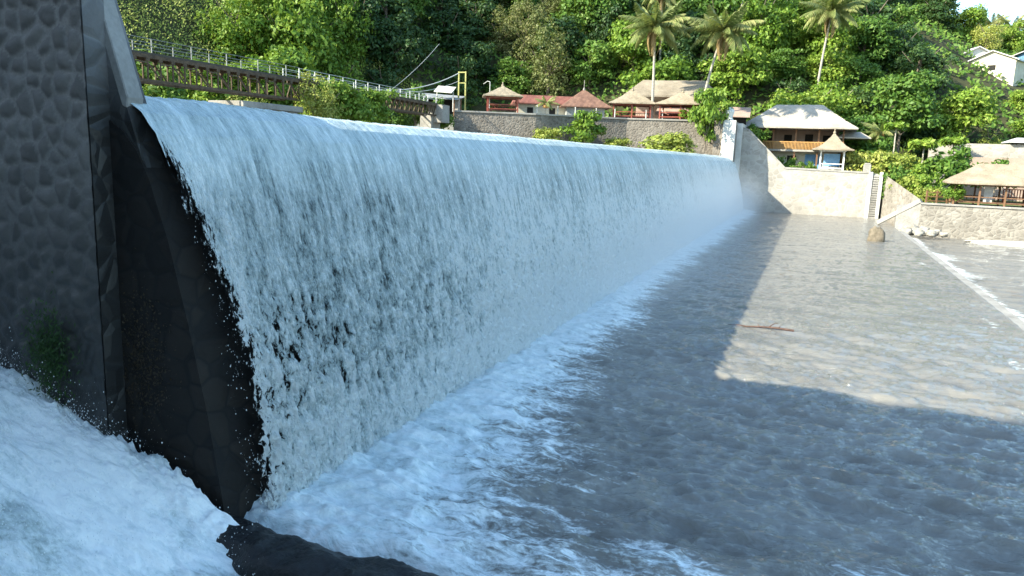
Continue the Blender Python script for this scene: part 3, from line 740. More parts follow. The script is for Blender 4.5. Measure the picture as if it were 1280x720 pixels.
cb = cable((-38,77.7,13.4), (-37.6,62,10.9), .5, .025); tag(cb.build('suspension_cable', M['pale_metal']), 'thinner lower cable running from the yellow frame to the footbridge', 'cable')
cb = cable((-41,66,10.6), (-46,88,19), .4, .022); tag(cb.build('stay_cable', M['pale_metal']), 'steep stay wire rising from the footbridge into the dark trees', 'cable')
lp = thing('street_lamp', (-34.9, 79.2, 9.8), 'thin street lamp with a bent arm behind the leftmost thatched gazebo', 'street lamp')
MB().tube([(0,0,0),(0,0,3.6)], .05, .04).build('pole', M['pale_metal'], lp)
MB().tube([(0,0,3.6),(-.3,0,3.7),(-.8,0,3.4)], .035, .03).build('arm', M['pale_metal'], lp)

# ------------------------------------------------------------------ thatched pavilions
def gazebo(loc, rz, w, d, hp, hr, label, roof='thatch', wood='red_wood', ridge=0., nx=2, flare=.15, fin='finial', rail=True, deckz=.35, over=.55, group=None, sidepost=True, eave=.14, cat='gazebo', name='thatched_gazebo'):
    t = thing(name, loc, label, cat, group, rz)
    MB().box(-w/2-.05, w/2+.05, -d/2-.05, d/2+.05, 0, .12).build('floor_slab', M['concrete'], t)
    MB().box(-w/2+.02, w/2-.02, -d/2+.02, d/2-.02, deckz+.1, deckz+.18).build('deck', M[wood], t)
    for i in range(nx):
        for y in (-d/2, d/2):
            x = -w/2+w*i/(nx-1); MB().box(x-.075,x+.075,y-.075,y+.075,.12,hp).build('post', M[wood], t)
    if rail:
        mb = MB()
        for y in (-d/2, d/2):
            mb.box(-w/2+.08, w/2-.08, y-.03, y+.03, deckz+.62, deckz+.70)
            mb.box(-w/2+.08, w/2-.08, y-.035, y+.035, deckz+.19, deckz+.25)
            n = int(w/.28)
            for i in range(1, n):
                if y > 0: mb.box(-w/2+w*i/n-.02,-w/2+w*i/n+.02,y-.02,y+.02,deckz+.25,deckz+.62)
        for x in (-w/2, w/2): mb.box(x-.03, x+.03, -d/2+.08, d/2-.08, deckz+.62, deckz+.70)
        mb.build('railing', M[wood], t)
    mb = MB()
    for y in (-d/2, d/2): mb.box(-w/2-.2, w/2+.2, y-.06, y+.06, hp-.12, hp+.0)
    for x in (-w/2, w/2): mb.box(x-.06, x+.06, -d/2-.2, d/2+.2, hp-.121, hp-.02)
    mb.build('beam', M[wood], t)
    rm = MB().hip(w+2*over, d+2*over, hr, ridge, eave, hp+.0, flare, 6)
    rf = link('roof', rm.mesh('roof', M[roof]), t)
    rough_roof(rf)
    if fin:
        MB().lathe([(.16,hp+hr+eave-.05),(.13,hp+hr+eave+.12),(.05,hp+hr+eave+.18),(.09,hp+hr+eave+.3),(.01,hp+hr+eave+.42)], 10).build(fin, M[roof], rf)
    return t
def rough_roof(o, amt=.05):
    me = o.data
    sub = o.modifiers.new('subdivide', 'SUBSURF'); sub.subdivision_type = 'SIMPLE'; sub.levels = 4; sub.render_levels = 4
    tex = bpy.data.textures.get('roofnoise') or bpy.data.textures.new('roofnoise', 'CLOUDS'); tex.noise_scale = .45
    dm = o.modifiers.new('ragged', 'DISPLACE'); dm.texture = tex; dm.strength = amt*2.4; dm.mid_level = .5; dm.texture_coords = 'GLOBAL'
A26 = R(26)
gazebo((-33.3,79.1,9.85), A26, 3.3, 2.6, 1.85, 1.15, 'small square thatched gazebo with red posts, leftmost on the retaining wall', fin='finial')
gazebo((-20.6,88.0,9.75), R(14), 4.2, 3.0, 1.9, 1.5, 'thatched gazebo with red posts left of the tall coconut palm', nx=3, ridge=.4)
gazebo((-14.9,88.6,9.75), R(4), 4.6, 3.0, 1.9, 1.35, 'thatched gazebo with red posts between the two tall palms', nx=3, ridge=.4)
# big hall behind
hl = thing('thatched_hall', (-17.2, 95.0, 10.1), 'big thatched hall with a long ridge behind the two red posted gazebos', 'hall', rz=R(6))
MB().box(-4.6,4.6,1.5,1.7,-1,2.6).build('back_wall', M['brown_wall'], hl)
for i in range(5): MB().box(-4.6+2.3*i-.08,-4.6+2.3*i+.08,-2.6,-2.44,-1,2.7).build('post', M['red_wood'], hl)
rf = link('roof', MB().hip(11.2, 7.5, 2.1, 7.6, .2, 2.7, .0, 5).mesh('roof', M['thatch_grey']), hl); rough_roof(rf, .07)
lo = thing('low_annex', (-12.6, 91.8, 9.6), 'long low pinkish roofed annex under the big thatched hall', 'annex', rz=R(4))
MB().box(-5.4,4.6,0,.15,0,1.2).build('wall', M['dark_hole'], lo)
rf = link('roof', MB().add([(-5.8,-1.3,1.1),(5.0,-1.3,.95),(5.0,2.5,2.2),(-5.8,2.5,2.4),(-5.8,-1.3,1.22),(5.0,-1.3,1.07),(5.0,2.5,2.32),(-5.8,2.5,2.52)],[(3,2,1,0),(4,5,6,7),(0,1,5,4),(1,2,6,5),(2,3,7,6),(3,0,4,7)]).mesh('roof', M['thatch_pink']), lo)
# red tiled long house
rh = thing('long_house', (-30.2, 85.6, 9.6), 'low white walled house with a long red tiled roof behind the small potted palm', 'house', rz=A26)
MB().box(-3.7,3.9,-1.5,2,0,1.75).build('wall', M['cream_wall'], rh)
link('roof', MB().hip(8.6,4.6,1.05,7.6,.1,1.7,0,2).mesh('roof', M['red_tile']), rh)
for x in (-2.2, .4, 2.6): MB().box(x-.35,x+.35,-1.53,-1.45,.5,1.35).build('window', M['dark_hole'], rh)
bp = thing('tiled_pavilion', (-26.0, 86.3, 9.75), 'square brown tiled pyramid roof pavilion right of the long red roof', 'pavilion', rz=A26)
MB().box(-2.2,2.2,-1.9,2,0,1.35).build('wall', M['grey_wall'], bp)
rf = link('roof', MB().hip(5.9,5.2,2.05,.2,.1,1.3,.05,6).mesh('roof', M['brown_tile']), bp)
MB().lathe([(.14,3.35),(.12,3.6),(.03,3.7),(.03,4.5),(.005,4.55)], 8).build('finial', M['concrete'], rf)
for i in range(9):
    p = [(-31.3,78.9),(-29.4,79.9),(-27.5,81.5),(-25.9,82.95),(-23.8,84.2),(-21.9,85.3),(-18.6,86.7),(-16.8,87.1),(-13.3,87.9)][i]
    o = MB().box(-.045,.045,-.045,.045,0,1.15).lathe([(.07,1.15),(.08,1.2),(.02,1.26)], 6).build('fence_post', M['white_paint']); o.location = (*p, 9.75)
    tag(o, 'slim white fence post along the top of the retaining wall', 'post', 'white posts along the retaining wall')

# ------------------------------------------------------------------ two storey house right of the fall
ho = thing('two_storey_house', (-2.5, 97.5, 4.6), 'two storey house with a bleached hipped roof and a timber balcony right of the waterfall', 'house')
MB().box(-4.6,4.7,-1.2,3.2,0,2.35).build('ground_floor_wall', M['cream_wall'], ho)
MB().box(-4.6,4.7,1.4,3.2,2.6,5.0).build('upper_wall', M['brown_wall'], ho)
MB().box(-5.3,5.3,-2.9,3.3,2.36,2.58).build('balcony_slab', M['pale_concrete'], ho)
mb = MB()
for i in range(64):
    x = -4.9+i*9.8/63; mb.box(x-.035,x+.035,-2.86,-2.80,2.60,3.4)
mb.box(-5.2,5.2,-2.88,-2.78,3.41,3.5)
for i in range(14):
    for x in (-5.22, 5.22): mb.box(x-.03,x+.03,-2.7+i*.28-.035,-2.7+i*.28+.035,2.6,3.4)
mb.build('balcony_railing', M['yellow_wood'], ho)
for x in (-5.1,-2.5,0,2.5,5.1): MB().box(x-.09,x+.09,-2.78,-2.6,0,5.1).build('post', M['wood'], ho)
rf = link('roof', MB().hip(13.0,8.6,2.75,5.2,.18,4.95,.12,6).mesh('roof', M['thatch_white']), ho); rough_roof(rf, .05)
for x, z0, z1 in ((-3.2,2.62,4.5),(-1.0,3.1,4.4),(1.4,2.62,4.5),(3.4,3.1,4.4)): MB().box(x-.45,x+.45,1.34,1.44,z0,z1).build('window', M['dark_hole'], ho)
for x in (-3.0,-.3): MB().box(x-.5,x+.5,-1.26,-1.16,.1,1.9).build('door', M['dark_hole'], ho)
MB().box(1.2,3.1,-1.27,-1.21,0,2.1).build('painted_panel', M['blue_paint'], ho)
mb = MB(); mb.bar((-4.9,-2.9,2.3),(-1.6,-2.9,0),.18,.3); mb.build('stair', M['pale_concrete'], ho)
rf = link('side_roof', MB().hip(3.6,4.5,.7,1.5,.12,4.0,.0,3).mesh('side_roof', M['thatch_white']), ho); rf.location = (6.2,-.5,0)
g_ = gazebo((1.6,92.6,4.7), 0, 2.4, 2.2, 2.45, 1.85, 'tall white pillared gazebo with a pointed thatched roof in front of the two storey house', roof='thatch', wood='gourd_white', flare=.6, over=.95, rail=True, deckz=.3, eave=.12)
MB().box(-.85,.85,1.0,1.05,.7,2.1).build('painted_board', M['blue_paint'], g_)
o = MB().box(-.38,.38,-.3,.3,0,1.0).box(-.3,.3,-.22,.22,1.0,1.16).build('stone_post', M['concrete'], None, .04); o.location = (5.2,90.6,4.72); tag(o, 'stubby grey stone post on the wing wall near the ladder stair', 'post')
# back terrace wall and roofs, right
tw_ = thing('terrace_wall', (12.5, 103.5, 2), 'stepped terrace wall behind the papaya trees at the right', 'wall', rz=R(-3))
MB().box(0,13,0,1.2,0,6.6).build('wall_face', M['pale_masonry'], tw_); MB().box(3.5,20,-2.6,-1.8,0,5.0).build('lower_wall', M['brown_wall'], tw_)
sr = thing('small_hut', (24.0, 104.5, 6.6), 'small grey sheet roofed hut at the right edge above the lawn pavilion', 'hut')
MB().box(-2.6,3.5,-1,2,-4,2.2).build('wall', M['grey_wall'], sr); link('roof', MB().hip(7.2,4.2,.5,5,.12,2.2,0,2).mesh('roof', M['white_roof']), sr)
# lawn pavilion
lp_ = gazebo((16.2, 81.0, 2.2), R(-4), 8.0, 4.0, 2.05, 1.75, 'wide lawn pavilion with a long pale thatched roof at the far right', roof='thatch', wood='wood', ridge=4.2, nx=5, flare=.0, fin=None, over=.75, deckz=.25, cat='pavilion', name='lawn_pavilion')
for x, lb in ((2.6,'left'),(3.6,'right')):
    pass
ch = thing('red_bench', (17.3, 81.6, 2.63), 'red slatted bench inside the lawn pavilion', 'bench', rz=R(-4))
MB().box(-.9,.9,-.25,.25,.35,.42).build('seat', M['red_wood'], ch); mb = MB()
for i in range(9): mb.box(-.88+i*.22-.04,-.88+i*.22+.04,.22,.26,.42,1.2)
mb.box(-.92,.92,.21,.27,1.2,1.28); mb.build('backrest', M['red_wood'], ch)
for x in (-.85,.85):
    for y in (-.2,.2): MB().box(x-.04,x+.04,y-.04,y+.04,0,.35).build('leg', M['red_wood'], ch)
pn = MB().box(-.35,.35,-.03,.03,0,1.7).build('hanging_cloth', M['white_paint']); pn.location = (14.9, 80.0, 2.5); tag(pn, 'white cloth panel hanging between the pavilion posts', 'cloth')
fn = thing('rail_fence', (9.9, 79.6, 2.2), 'dark wooden rail fence at the back left of the lawn', 'fence', rz=R(20))
for i in range(4): MB().box(i*.95-.06,i*.95+.06,-.06,.06,0,1.3).build('post', M['wood'], fn)
for z_ in (.35,.75,1.15): MB().box(.06,2.8,-.04,.04,z_-.04,z_+.04).build('rail', M['wood'], fn)
# hillside houses, upper right
def cottage(loc, rz, w, d, hw, hr, label, wall, roof):
    t = thing('hillside_house', loc, label, 'house', None, rz)
    MB().profile([(-w/2,-4),(w/2,-4),(w/2,hw),(0,hw+hr),(-w/2,hw)], -d/2, d/2).build('wall', M[wall], t)
    mb = MB(); 
    for s in (-1,1):
        mb.profile([(s*(w/2+.5),hw-.35*hr/w*2+.02),(0,hw+hr+.03),(0,hw+hr+.17),(s*(w/2+.5),hw-.35*hr/w*2+.16)], -d/2-.5, d/2+.4)
    mb.build('roof', M[roof], t)
    MB().box(-.55,.55,-d/2-.04,-d/2+.02,hw*.35,hw*.7).build('window', M['dark_hole'], t)
    return t
cottage((22.0,150,21.8), R(15), 6.5, 7, 2.0, 1.6, 'white gabled house with a grey roof, upper of the two on the right hillside', 'white_paint', 'white_roof')
cottage((25.8,143,20.2), R(-28), 6.5, 8, 2.2, 1.4, 'cream gabled house with a grey roof in the middle of the hillside houses', 'cream_wall', 'white_roof')
cottage((18.4,146,20.2), R(60), 4, 6, 1.8, .8, 'low grey roofed shed left of the cream hillside house', 'grey_wall', 'sheet_metal')
cottage((32.0,152,22.8), R(5), 5, 7, 2.0, 1.0, 'white house with blue wall at the right edge of the hillside', 'blue_paint', 'white_roof')

# ------------------------------------------------------------------ rocks, driftwood
def rock(name, loc, r, seed, label, cat='rock', mat='rock', group=None, amp=.6):
    V, F = lump(0,0,0, *r, seed, 12, amp)
    o = link(name, mesh_np(name, V, F, M[mat])); o.location = loc; return tag(o, label, cat, group)
rock('boulder', (4.7,61.5,.35), (.62,.5,.75), 5, 'single brown boulder standing on the apron below the ladder stair', mat='boulder')
rr = np.random.default_rng(5)
lbls = ['largest pale rock','flat pale rock','darker rounded rock','small pale rock','broken squarish rock','low buff rock','outermost small rock']
for i, (x, y, s_) in enumerate([(8.6,76.2,.75),(9.4,75.6,.6),(8.1,75.2,.5),(10.3,75.4,.55),(9.0,74.4,.5),(10.0,74.3,.4),(11.0,74.8,.4)]):
    rock('bank_rock', (x, y, -.3+s_*.4), (s_, s_*.8, s_*.65), 20+i, lbls[i]+' in the rubble heap at the foot of the buttress', group='rubble at the foot of the buttress')
V, F = lump(0,0,0, 12, 1.3, .35, 33, 26, .25); o = link('gravel_bar', mesh_np('gravel_bar', V, F, M['gravel'], smooth=True)); o.location = (24,74.2,-.62); tag(o, kind='structure')
V, F = lump(0,0,0, 9, 3.5, .35, 37, 26, .25); o = link('gravel_bar', mesh_np('gravel_bar', V, F, M['gravel'], smooth=True)); o.location = (28,60,-.62); tag(o, kind='structure')
mb = MB()
mb.tube([(-.9,0,.03),(-.3,.05,.07),(.3,0,.10),(.95,.06,.05)], .035,.05,7)
mb.tube([(-.1,0,.06),(.1,.1,.22),(.3,.1,.3)], .03,.012,5); mb.tube([(.3,0,.08),(.42,-.05,.22)], .025,.01,5); mb.tube([(-.4,0,.06),(-.5,.08,.18)], .02,.01,5); mb.tube([(-1.7,-.05,.03),(-1.3,0,.05),(-.9,0,.03)], .02,.035,6)
o = mb.build('driftwood', M['drift']); o.location = (-.9,25.8,.02); o.scale = (.8,.8,.8); tag(o, 'reddish brown driftwood branch lying on the shallow pool', 'driftwood')

# ------------------------------------------------------------------ foliage
def leaves(C, N, size, seed=0, aspect=.55, droop=0.):
    """pointed leaf quads at C facing N"""
    rg = np.random.default_rng(seed); n = len(C)
    N = N/(np.linalg.norm(N, axis=1, keepdims=True)+1e-9)
    t = rg.normal(size=(n,3)); t[:,2] -= droop*2; t -= (t*N).sum(1, keepdims=True)*N; t /= np.linalg.norm(t, axis=1, keepdims=True)+1e-9
    b = np.cross(N, t); s = (size*(.6+.8*rg.random(n)))[:,None]
    V = np.stack([C-t*s, C+b*s*aspect-N*s*.12, C+t*s, C-b*s*aspect-N*s*.12], 1).reshape(-1,3)
    F = np.arange(n*4).reshape(n,4)
    return V, F
def crown(seed, rx=4., rz=4., ncl=60, per=90, leaf=.24, clr=1.25, shape='round', droop=0., squash=.8, flat=0.):
    rg = np.random.default_rng(seed); C = []; N = []
    for i in range(ncl):
        d = rg.normal(size=3); d /= np.linalg.norm(d); rad = rg.uniform(.45,.95)
        if shape == 'column': c = np.array([d[0]*rx*rad, d[1]*rx*rad, rg.uniform(-1,1)*rz])
        elif shape == 'flat': c = np.array([d[0]*rx*rad, d[1]*rx*rad, abs(d[2])*rz*.4])
        else: c = np.array([d[0]*rx*rad, d[1]*rx*rad, d[2]*rz*rad])
        c *= 1+.22*(rg.random()-.5)*2
        r = clr*rg.uniform(.55,1.25); m = int(per*(r/clr)**2)
        e = rg.normal(size=(m,3)); e /= np.linalg.norm(e, axis=1, keepdims=True)
        e[:,2] = np.where(e[:,2] < -.35, -e[:,2]*.6, e[:,2]); rr_ = r*rg.uniform(.6,1.08,(m,1))
        q = e*rr_*[1,1,squash]
        if droop: q[:,2] -= droop*rg.random(m)**2*r*2.2
        C.append(c+q); nn = e+rg.normal(size=(m,3))*.55; nn[:,2] += .35; N.append(nn)
    C = np.concatenate(C); N = np.concatenate(N)
    return leaves(C, N, leaf, seed+1, droop=droop)
def crown_mesh(name, mat, *a, **k_):
    V, F = crown(*a, **k_); return mesh_np(name, V, F, M[mat])
def trunk_mesh(h, r, seed, limbs=5, spread=2.4, mat='bark'):
    rg = random.Random(seed); mb = MB()
    top = (rg.uniform(-.3,.3), rg.uniform(-.3,.3), h)
    mb.tube([(0,0,-1.5),(rg.uniform(-.15,.15),0,h*.4),top], r, r*.55, 8)
    for i in range(limbs):
        a = 2*math.pi*i/limbs+rg.random(); z0 = h*(.55+.4*rg.random())
        mb.tube([(top[0]*z0/h,top[1]*z0/h,z0),(math.cos(a)*spread*.5,math.sin(a)*spread*.5,z0+1.2),(math.cos(a)*spread,math.sin(a)*spread,z0+2.6)], r*.45, r*.15, 6)
    return mb.mesh('trunk', M[mat])
CR = {
 'round':  ([crown_mesh('crown','leaf_mid',11,4.,3.6,40,150,.25,1.7), crown_mesh('crown','leaf_mid',12,4.2,4.2,46,130,.25,1.6)], 4.2),
 'bright': ([crown_mesh('crown','leaf_bright',21,4.,3.4,38,150,.27,1.7), crown_mesh('crown','leaf_bright',22,3.6,4.,44,130,.25,1.5)], 4.),
 'dark':   ([crown_mesh('crown','leaf_shade_dark',31,4.2,4.6,64,100,.26,1.4), crown_mesh('crown','leaf_shade_dark',32,3.8,5.2,64,100,.24,1.3)], 4.8),
 'olive':  ([crown_mesh('crown','leaf_olive',41,3.3,5.2,80,95,.16,1.1,squash=1.1), crown_mesh('crown','leaf_olive',42,3.0,4.6,70,95,.16,1.1,squash=1.1)], 5.),
 'droop':  ([crown_mesh('crown','leaf_bright',51,4.2,4.2,48,120,.26,1.5,droop=.8), crown_mesh('crown','leaf_bright',52,4.,5,70,95,.22,1.1,droop=.9)], 4.8),
 'vine':   ([crown_mesh('crown','leaf_yellow',61,1.8,5.5,60,90,.17,.85,'column',.9,1.5), crown_mesh('crown','leaf_yellow',62,2.3,6.,66,90,.17,.9,'column',.9,1.5)], 5.),
 'fine':   ([crown_mesh('crown','leaf_yellow',71,3.2,3.0,70,85,.13,.95,droop=.4), crown_mesh('crown','leaf_yellow',72,3.,3.4,70,85,.13,.95,droop=.4)], 3.6),
}
TR = {k_: [trunk_mesh(4.5, .28, 5+i*3), trunk_mesh(5.5, .24, 9+i)] for i, k_ in enumerate(CR)}
def tree(name, kind, loc, sc, label, group=None, var=0, rz=0., sz=1., lift=None, cat='tree'):
    t = thing(name, loc, label, cat, group, rz)
    t.scale = (sc, sc, sc*sz)
    link('trunk', TR[kind][var % 2], t)
    c = link('crown', CR[kind][0][var % 2], t); c.location = (0,0,lift if lift is not None else 4.2+CR[kind][1]*.55)
    c.rotation_euler = (0,0,rz*3)
    return t
# scattered trees over the hillside; their looks change along the valley as in the photograph
rg = random.Random(11)
LAND = [(140,'the left half of the footbridge'),(300,'the bridge pier'),(395,'the zigzag truss span'),(480,'the right bridgehead'),(560,'the yellow frame tower'),
        (625,'the leftmost gazebo'),(690,'the tiled roofs'),(760,'the big thatched hall'),(850,'the second palm'),(915,'the abutment urn'),(975,'the house'),(1050,'the pointed gazebo'),(1105,'the ladder stair'),(1160,'the rail fence'),(1230,'the lawn pavilion')]
LOOK = {'round':'mid green rounded tree','bright':'bright green lumpy tree','dark':'dense tree in shade-dark green','olive':'tall olive feathery tree','droop':'green tree with hanging foliage','vine':'yellow vine draped tree','fine':'pale fine leaved bushy tree'}
cnt = {}
placed = []
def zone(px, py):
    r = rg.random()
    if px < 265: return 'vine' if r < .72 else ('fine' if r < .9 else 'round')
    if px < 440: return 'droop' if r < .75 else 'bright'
    if px < 600: return 'dark' if r < .85 else ('olive' if r < .92 else 'round')  # shaded recess of the hill, its shade put into darker leaves
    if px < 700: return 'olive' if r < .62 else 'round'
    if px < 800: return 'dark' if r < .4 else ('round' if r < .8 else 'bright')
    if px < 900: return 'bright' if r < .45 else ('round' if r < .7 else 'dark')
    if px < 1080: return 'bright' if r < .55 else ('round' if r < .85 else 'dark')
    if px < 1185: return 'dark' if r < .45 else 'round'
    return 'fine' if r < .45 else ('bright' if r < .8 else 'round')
cand = []
STP = 5.3
for gi in range(-26, 18):
    for gj in range(-2, 34):
        x = gi*STP+rg.uniform(-1.7,1.7); y = gj*STP+rg.uniform(-1.7,1.7)
        d = float(hill_z(x, y)[1][0])
        if 1.2 < d < 58: cand.append((x, y, 0 if d < 6 else 1 if d < 13 else 2 if d < 22 else 3 if d < 34 else 4))
cand.sort(key=lambda t: t[2])
def near_house(x, y, k_=1.): return (k_ == 1. and 118 < y < 149 and .135 < x/y < .215) or any(math.hypot(x-a, y-b) < r*k_ for a, b, r in ((22.5,148,6),(26,142,7),(19,145,5),(32,150,6),(24,136,6),(21,132,6),(20,139,7),(27,136,8),(31,141,7),(25,128,6),(31,130,6),(18,128,5),(16,140,7),(17,133,6),(12,146,6),(15,126,4)))
for x, y, ring in cand:
    z_ = float(hill_z(x, y)[0][0]); px_, py_ = view((x, y, z_+5))
    if not (110 < px_ < 1330 and -50 < py_ < 240): continue
    if near_house(x, y): continue
    if px_ < 265 and rg.random() < .35: continue
    if any(math.hypot(x-a, y-b) < 3.6 for a, b in placed): continue
    placed.append((x, y))
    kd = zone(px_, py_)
    land = min(LAND, key=lambda t: abs(t[0]-px_))[1]
    row = ('lowest','low','middle','upper','top')[ring]
    key = (kd, land, row)
    cnt.setdefault(key, []).append((x, y, z_, px_))
sides = {1: [''], 2: ['left', 'right'], 3: ['left', 'middle', 'right']}
for (kd, land, row), L in cnt.items():
    L.sort(key=lambda t: t[3])
    for i, (x, y, z_, px_) in enumerate(L):
        pre = '' if len(L) == 1 else ('left ', 'right ')[i] if len(L) == 2 else ('first','second','third','fourth','fifth','sixth','seventh','eighth')[min(i,7)]+' '
        lb = f"{pre}{LOOK[kd]} in {row} row above {land}"
        sc = rg.uniform(.72, 1.15)*(1.0 if kd != 'vine' else 1.1)
        if px_ > 1190: sc *= .8
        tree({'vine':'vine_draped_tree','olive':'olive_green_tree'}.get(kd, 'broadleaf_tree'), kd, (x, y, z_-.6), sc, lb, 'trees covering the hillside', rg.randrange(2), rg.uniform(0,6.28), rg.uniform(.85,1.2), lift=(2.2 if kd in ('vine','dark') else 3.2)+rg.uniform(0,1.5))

# undergrowth over the slope
rgu = np.random.default_rng(3); n = 225000
ux = rgu.uniform(-120, 75, n); uy = rgu.uniform(20, 175, n); ux[:110000] = rgu.uniform(-85, -45, 110000); uy[:110000] = rgu.uniform(20, 92, 110000); uz, ud = hill_z(ux, uy)
m = (ud > -1.5) & (ud < 60); ux, uy, uz = ux[m], uy[m], uz[m]
near = [not near_house(a, b, .3) for a, b in zip(ux, uy)]; ux, uy, uz = ux[near], uy[near], uz[near]
lumpz = 1.6*fbm(ux/1.6+40, uy/1.6+40, 3, 91)
C = np.stack([ux, uy, uz+.1+lumpz*rgu.random(len(ux))**.5], 1); N = rgu.normal(size=C.shape)*.6+[0,-.6,.8]
vm = (uy < 92) & (ux < -45)
V, F = leaves(C[vm]+rgu.normal(size=(vm.sum(),3))*[.2,.2,.35], N[vm]+[.4,-.6,.2], .15, 15, .5, .8); tag(link('vine_curtain', mesh_np('vine_curtain', V, F, M['leaf_yellow'])), 'sunlit yellow green vines draped over the cliff behind the footbridge', 'vines', kind='stuff')
C = C[~vm]; N = N[~vm]
V, F = leaves(C, N, .36, 5); tag(link('undergrowth', mesh_np('undergrowth', V, F, M['leaf_mid'])), 'mixed green undergrowth covering the steep hillside', 'undergrowth', kind='stuff')

# individual trees and shrubs near the buildings
SH = {
 'yellow': mesh_np('foliage', *crown(101,1.6,1.0,26,80,.13,.65), M['leaf_yellow']),
 'green':  mesh_np('foliage', *crown(102,1.5,1.3,26,80,.14,.6), M['leaf_bright']),
 'mid':    mesh_np('foliage', *crown(103,1.5,1.4,28,80,.15,.6,droop=.4), M['leaf_mid']),
 'ball':   mesh_np('foliage', *crown(104,.7,.65,26,110,.07,.4), M['leaf_bright']),
}
stem_me = MB().tube([(0,0,-.6),(.05,0,.6)], .06,.03,6).tube([(0,0,-.3),(.4,.1,.7)], .04,.02,5).tube([(0,0,-.3),(-.4,-.1,.6)], .04,.02,5).mesh('stem', M['bark'])
def shrub(kind, loc, s, label, group=None, name='shrub', cat='shrub'):
    t = thing(name, loc, label, cat, group, rg.uniform(0,6)); t.scale = s if hasattr(s, '__len__') else (s,s,s)
    link('stem', stem_me, t); f_ = link('foliage', SH[kind], t); f_.location = (0,0,.9); return t
shrub('green', (-24.0,80.5,6.8), (1.5,1.2,1.6), 'tall green bush against the retaining wall below the brown tiled pavilion')
shrub('yellow', (-27.3,78.2,6.4), (1.2,1.0,1.1), 'smaller pale bush left of the tall bush below the retaining wall')
shrub('yellow', (-20.5,82.2,6.0), (1.3,1.0,.9), 'low yellow green scrub at the wall foot above the crest')
shrub('yellow', (-14.8,81.0,5.9), (1.9,1.4,1.25), 'broad yellow green bush on the crest left of the abutment')
shrub('green', (-11.6,85.6,8.0), (1.3,1.0,2.3), 'leafy climbing bush hanging down beside the abutment')
shrub('green', (-11.2,86.8,10.0), (1.2,1.0,1.5), 'bright leafy bush on top of the wall left of the urn')
shrub('mid', (-38.5,73.5,8.2), (1.0,1.0,1.4), 'green creeper bush at the left end of the retaining wall')
shrub('mid', (-39.8,71.0,8.6), (1.1,1.0,1.8), 'tall leafy bush against the right bridge end')
shrub('green', (-14.3,87.4,9.9), .55, 'small round green bush in front of the gazebo between the palms')
for i, (x, s_, lb) in enumerate([(-7.0,1.1,'leafy bush left of the balcony stair of the two storey house'),(-5.2,.8,'small bush below the balcony of the two storey house'),(-3.7,.8,'garden bush beside the ground floor door'),(-2.4,.75,'garden bush left of the blue panel'),(-.8,.6,'low bush left of the pointed gazebo')]):
    shrub('mid', (x, 92.6+.2*i, 4.6 if i else 7.6), s_, lb)
for i, (x, y, s_, lb) in enumerate([(4.6,94,1.3,'yellow green bush right of the pointed gazebo'),(6.6,93,1.35,'yellow green bush behind the ladder stair'),(8.4,92,1.3,'yellow green bush above the return wall'),(6.9,97,1.9,'taller leafy bush behind the stone post')]):
    shrub('yellow' if i < 3 else 'mid', (x, y, 4.3), (s_,s_,s_*1.15), lb)
shrub('mid', (8.0,89.5,2.6), (1.3,1.1,1.5), 'dense bush just behind the top of the return wall')
shrub('yellow', (9.4,87.6,2.3), (1.2,1.1,1.3), 'pale bush at the left end of the lawn')
shrub('green', (10.6,86.5,2.2), (1.2,1.1,1.2), 'green bush behind the left half of the rail fence')
shrub('ball', (12.1,79.6,2.25), 1.25, 'neat round clipped bush at the left corner of the lawn pavilion')
shrub('mid', (14.2,95,4.0), (2.1,1.6,1.9), 'big rounded green bush below the terrace wall')
shrub('mid', (17.8,93,4.0), (1.6,1.4,1.3), 'wide green bush above the lawn pavilion roof')
shrub('green', (10.6,90.5,3.0), (1.2,1.0,1.3), 'leafy bush behind the rail fence')
shrub('yellow', (10.3,83,2.2), .8, 'small pale bush left of the rail fence')
# trees by the left bridge section and round the bridge pier
for i, (kd, x, y, z_, sc, lb) in enumerate([
    ('round',-50,46,6.0,.8,'dense green tree beneath the left bridge span'),('fine',-47,54,6.0,.6,'pale bushy tree left of the bridge pier'),
    ('fine',-39.6,44.5,5.6,.42,'yellow green bushy tree hugging the bridge pier'),('fine',-35.0,47.6,6.0,.68,'bright green tree rising between the two bridge spans'),
    ('bright',-35.2,50.5,6.0,.6,'small bright tree in front of the bridge joint'),('round',-42.5,70,6.0,.6,'green tree beneath the zigzag span'),
    ('fine',-58,52,6.0,.8,'pale leafy tree under the far left of the bridge'),
    ('bright',-36.6,57,7.0,.55,'small bright tree rising beside the zigzag span')]):
    tree('bank_tree', kd, (x,y,z_-1.5), sc, lb, None, i, i*1.3)
for i, (x, y, z_, sc, kd, lb) in enumerate([(-12,101,7,.85,'bright','bright rounded tree directly behind the two storey house, left'),(-3,104,6,.95,'bright','bright green tree rising right above the house roof'),(5,104,5,.85,'round','green tree behind the pointed gazebo'),
    (9.5,108,8,1.0,'round','large round crowned tree right of the house'),(17,112,8,.9,'bright','rounded light green tree left of the hillside houses'),(27,128,12,.7,'bright','low bushy tree below the hillside houses')]):
    tree('broadleaf_tree', kd, (x,y,z_-1.5), sc, lb, None, i, i*1.7)

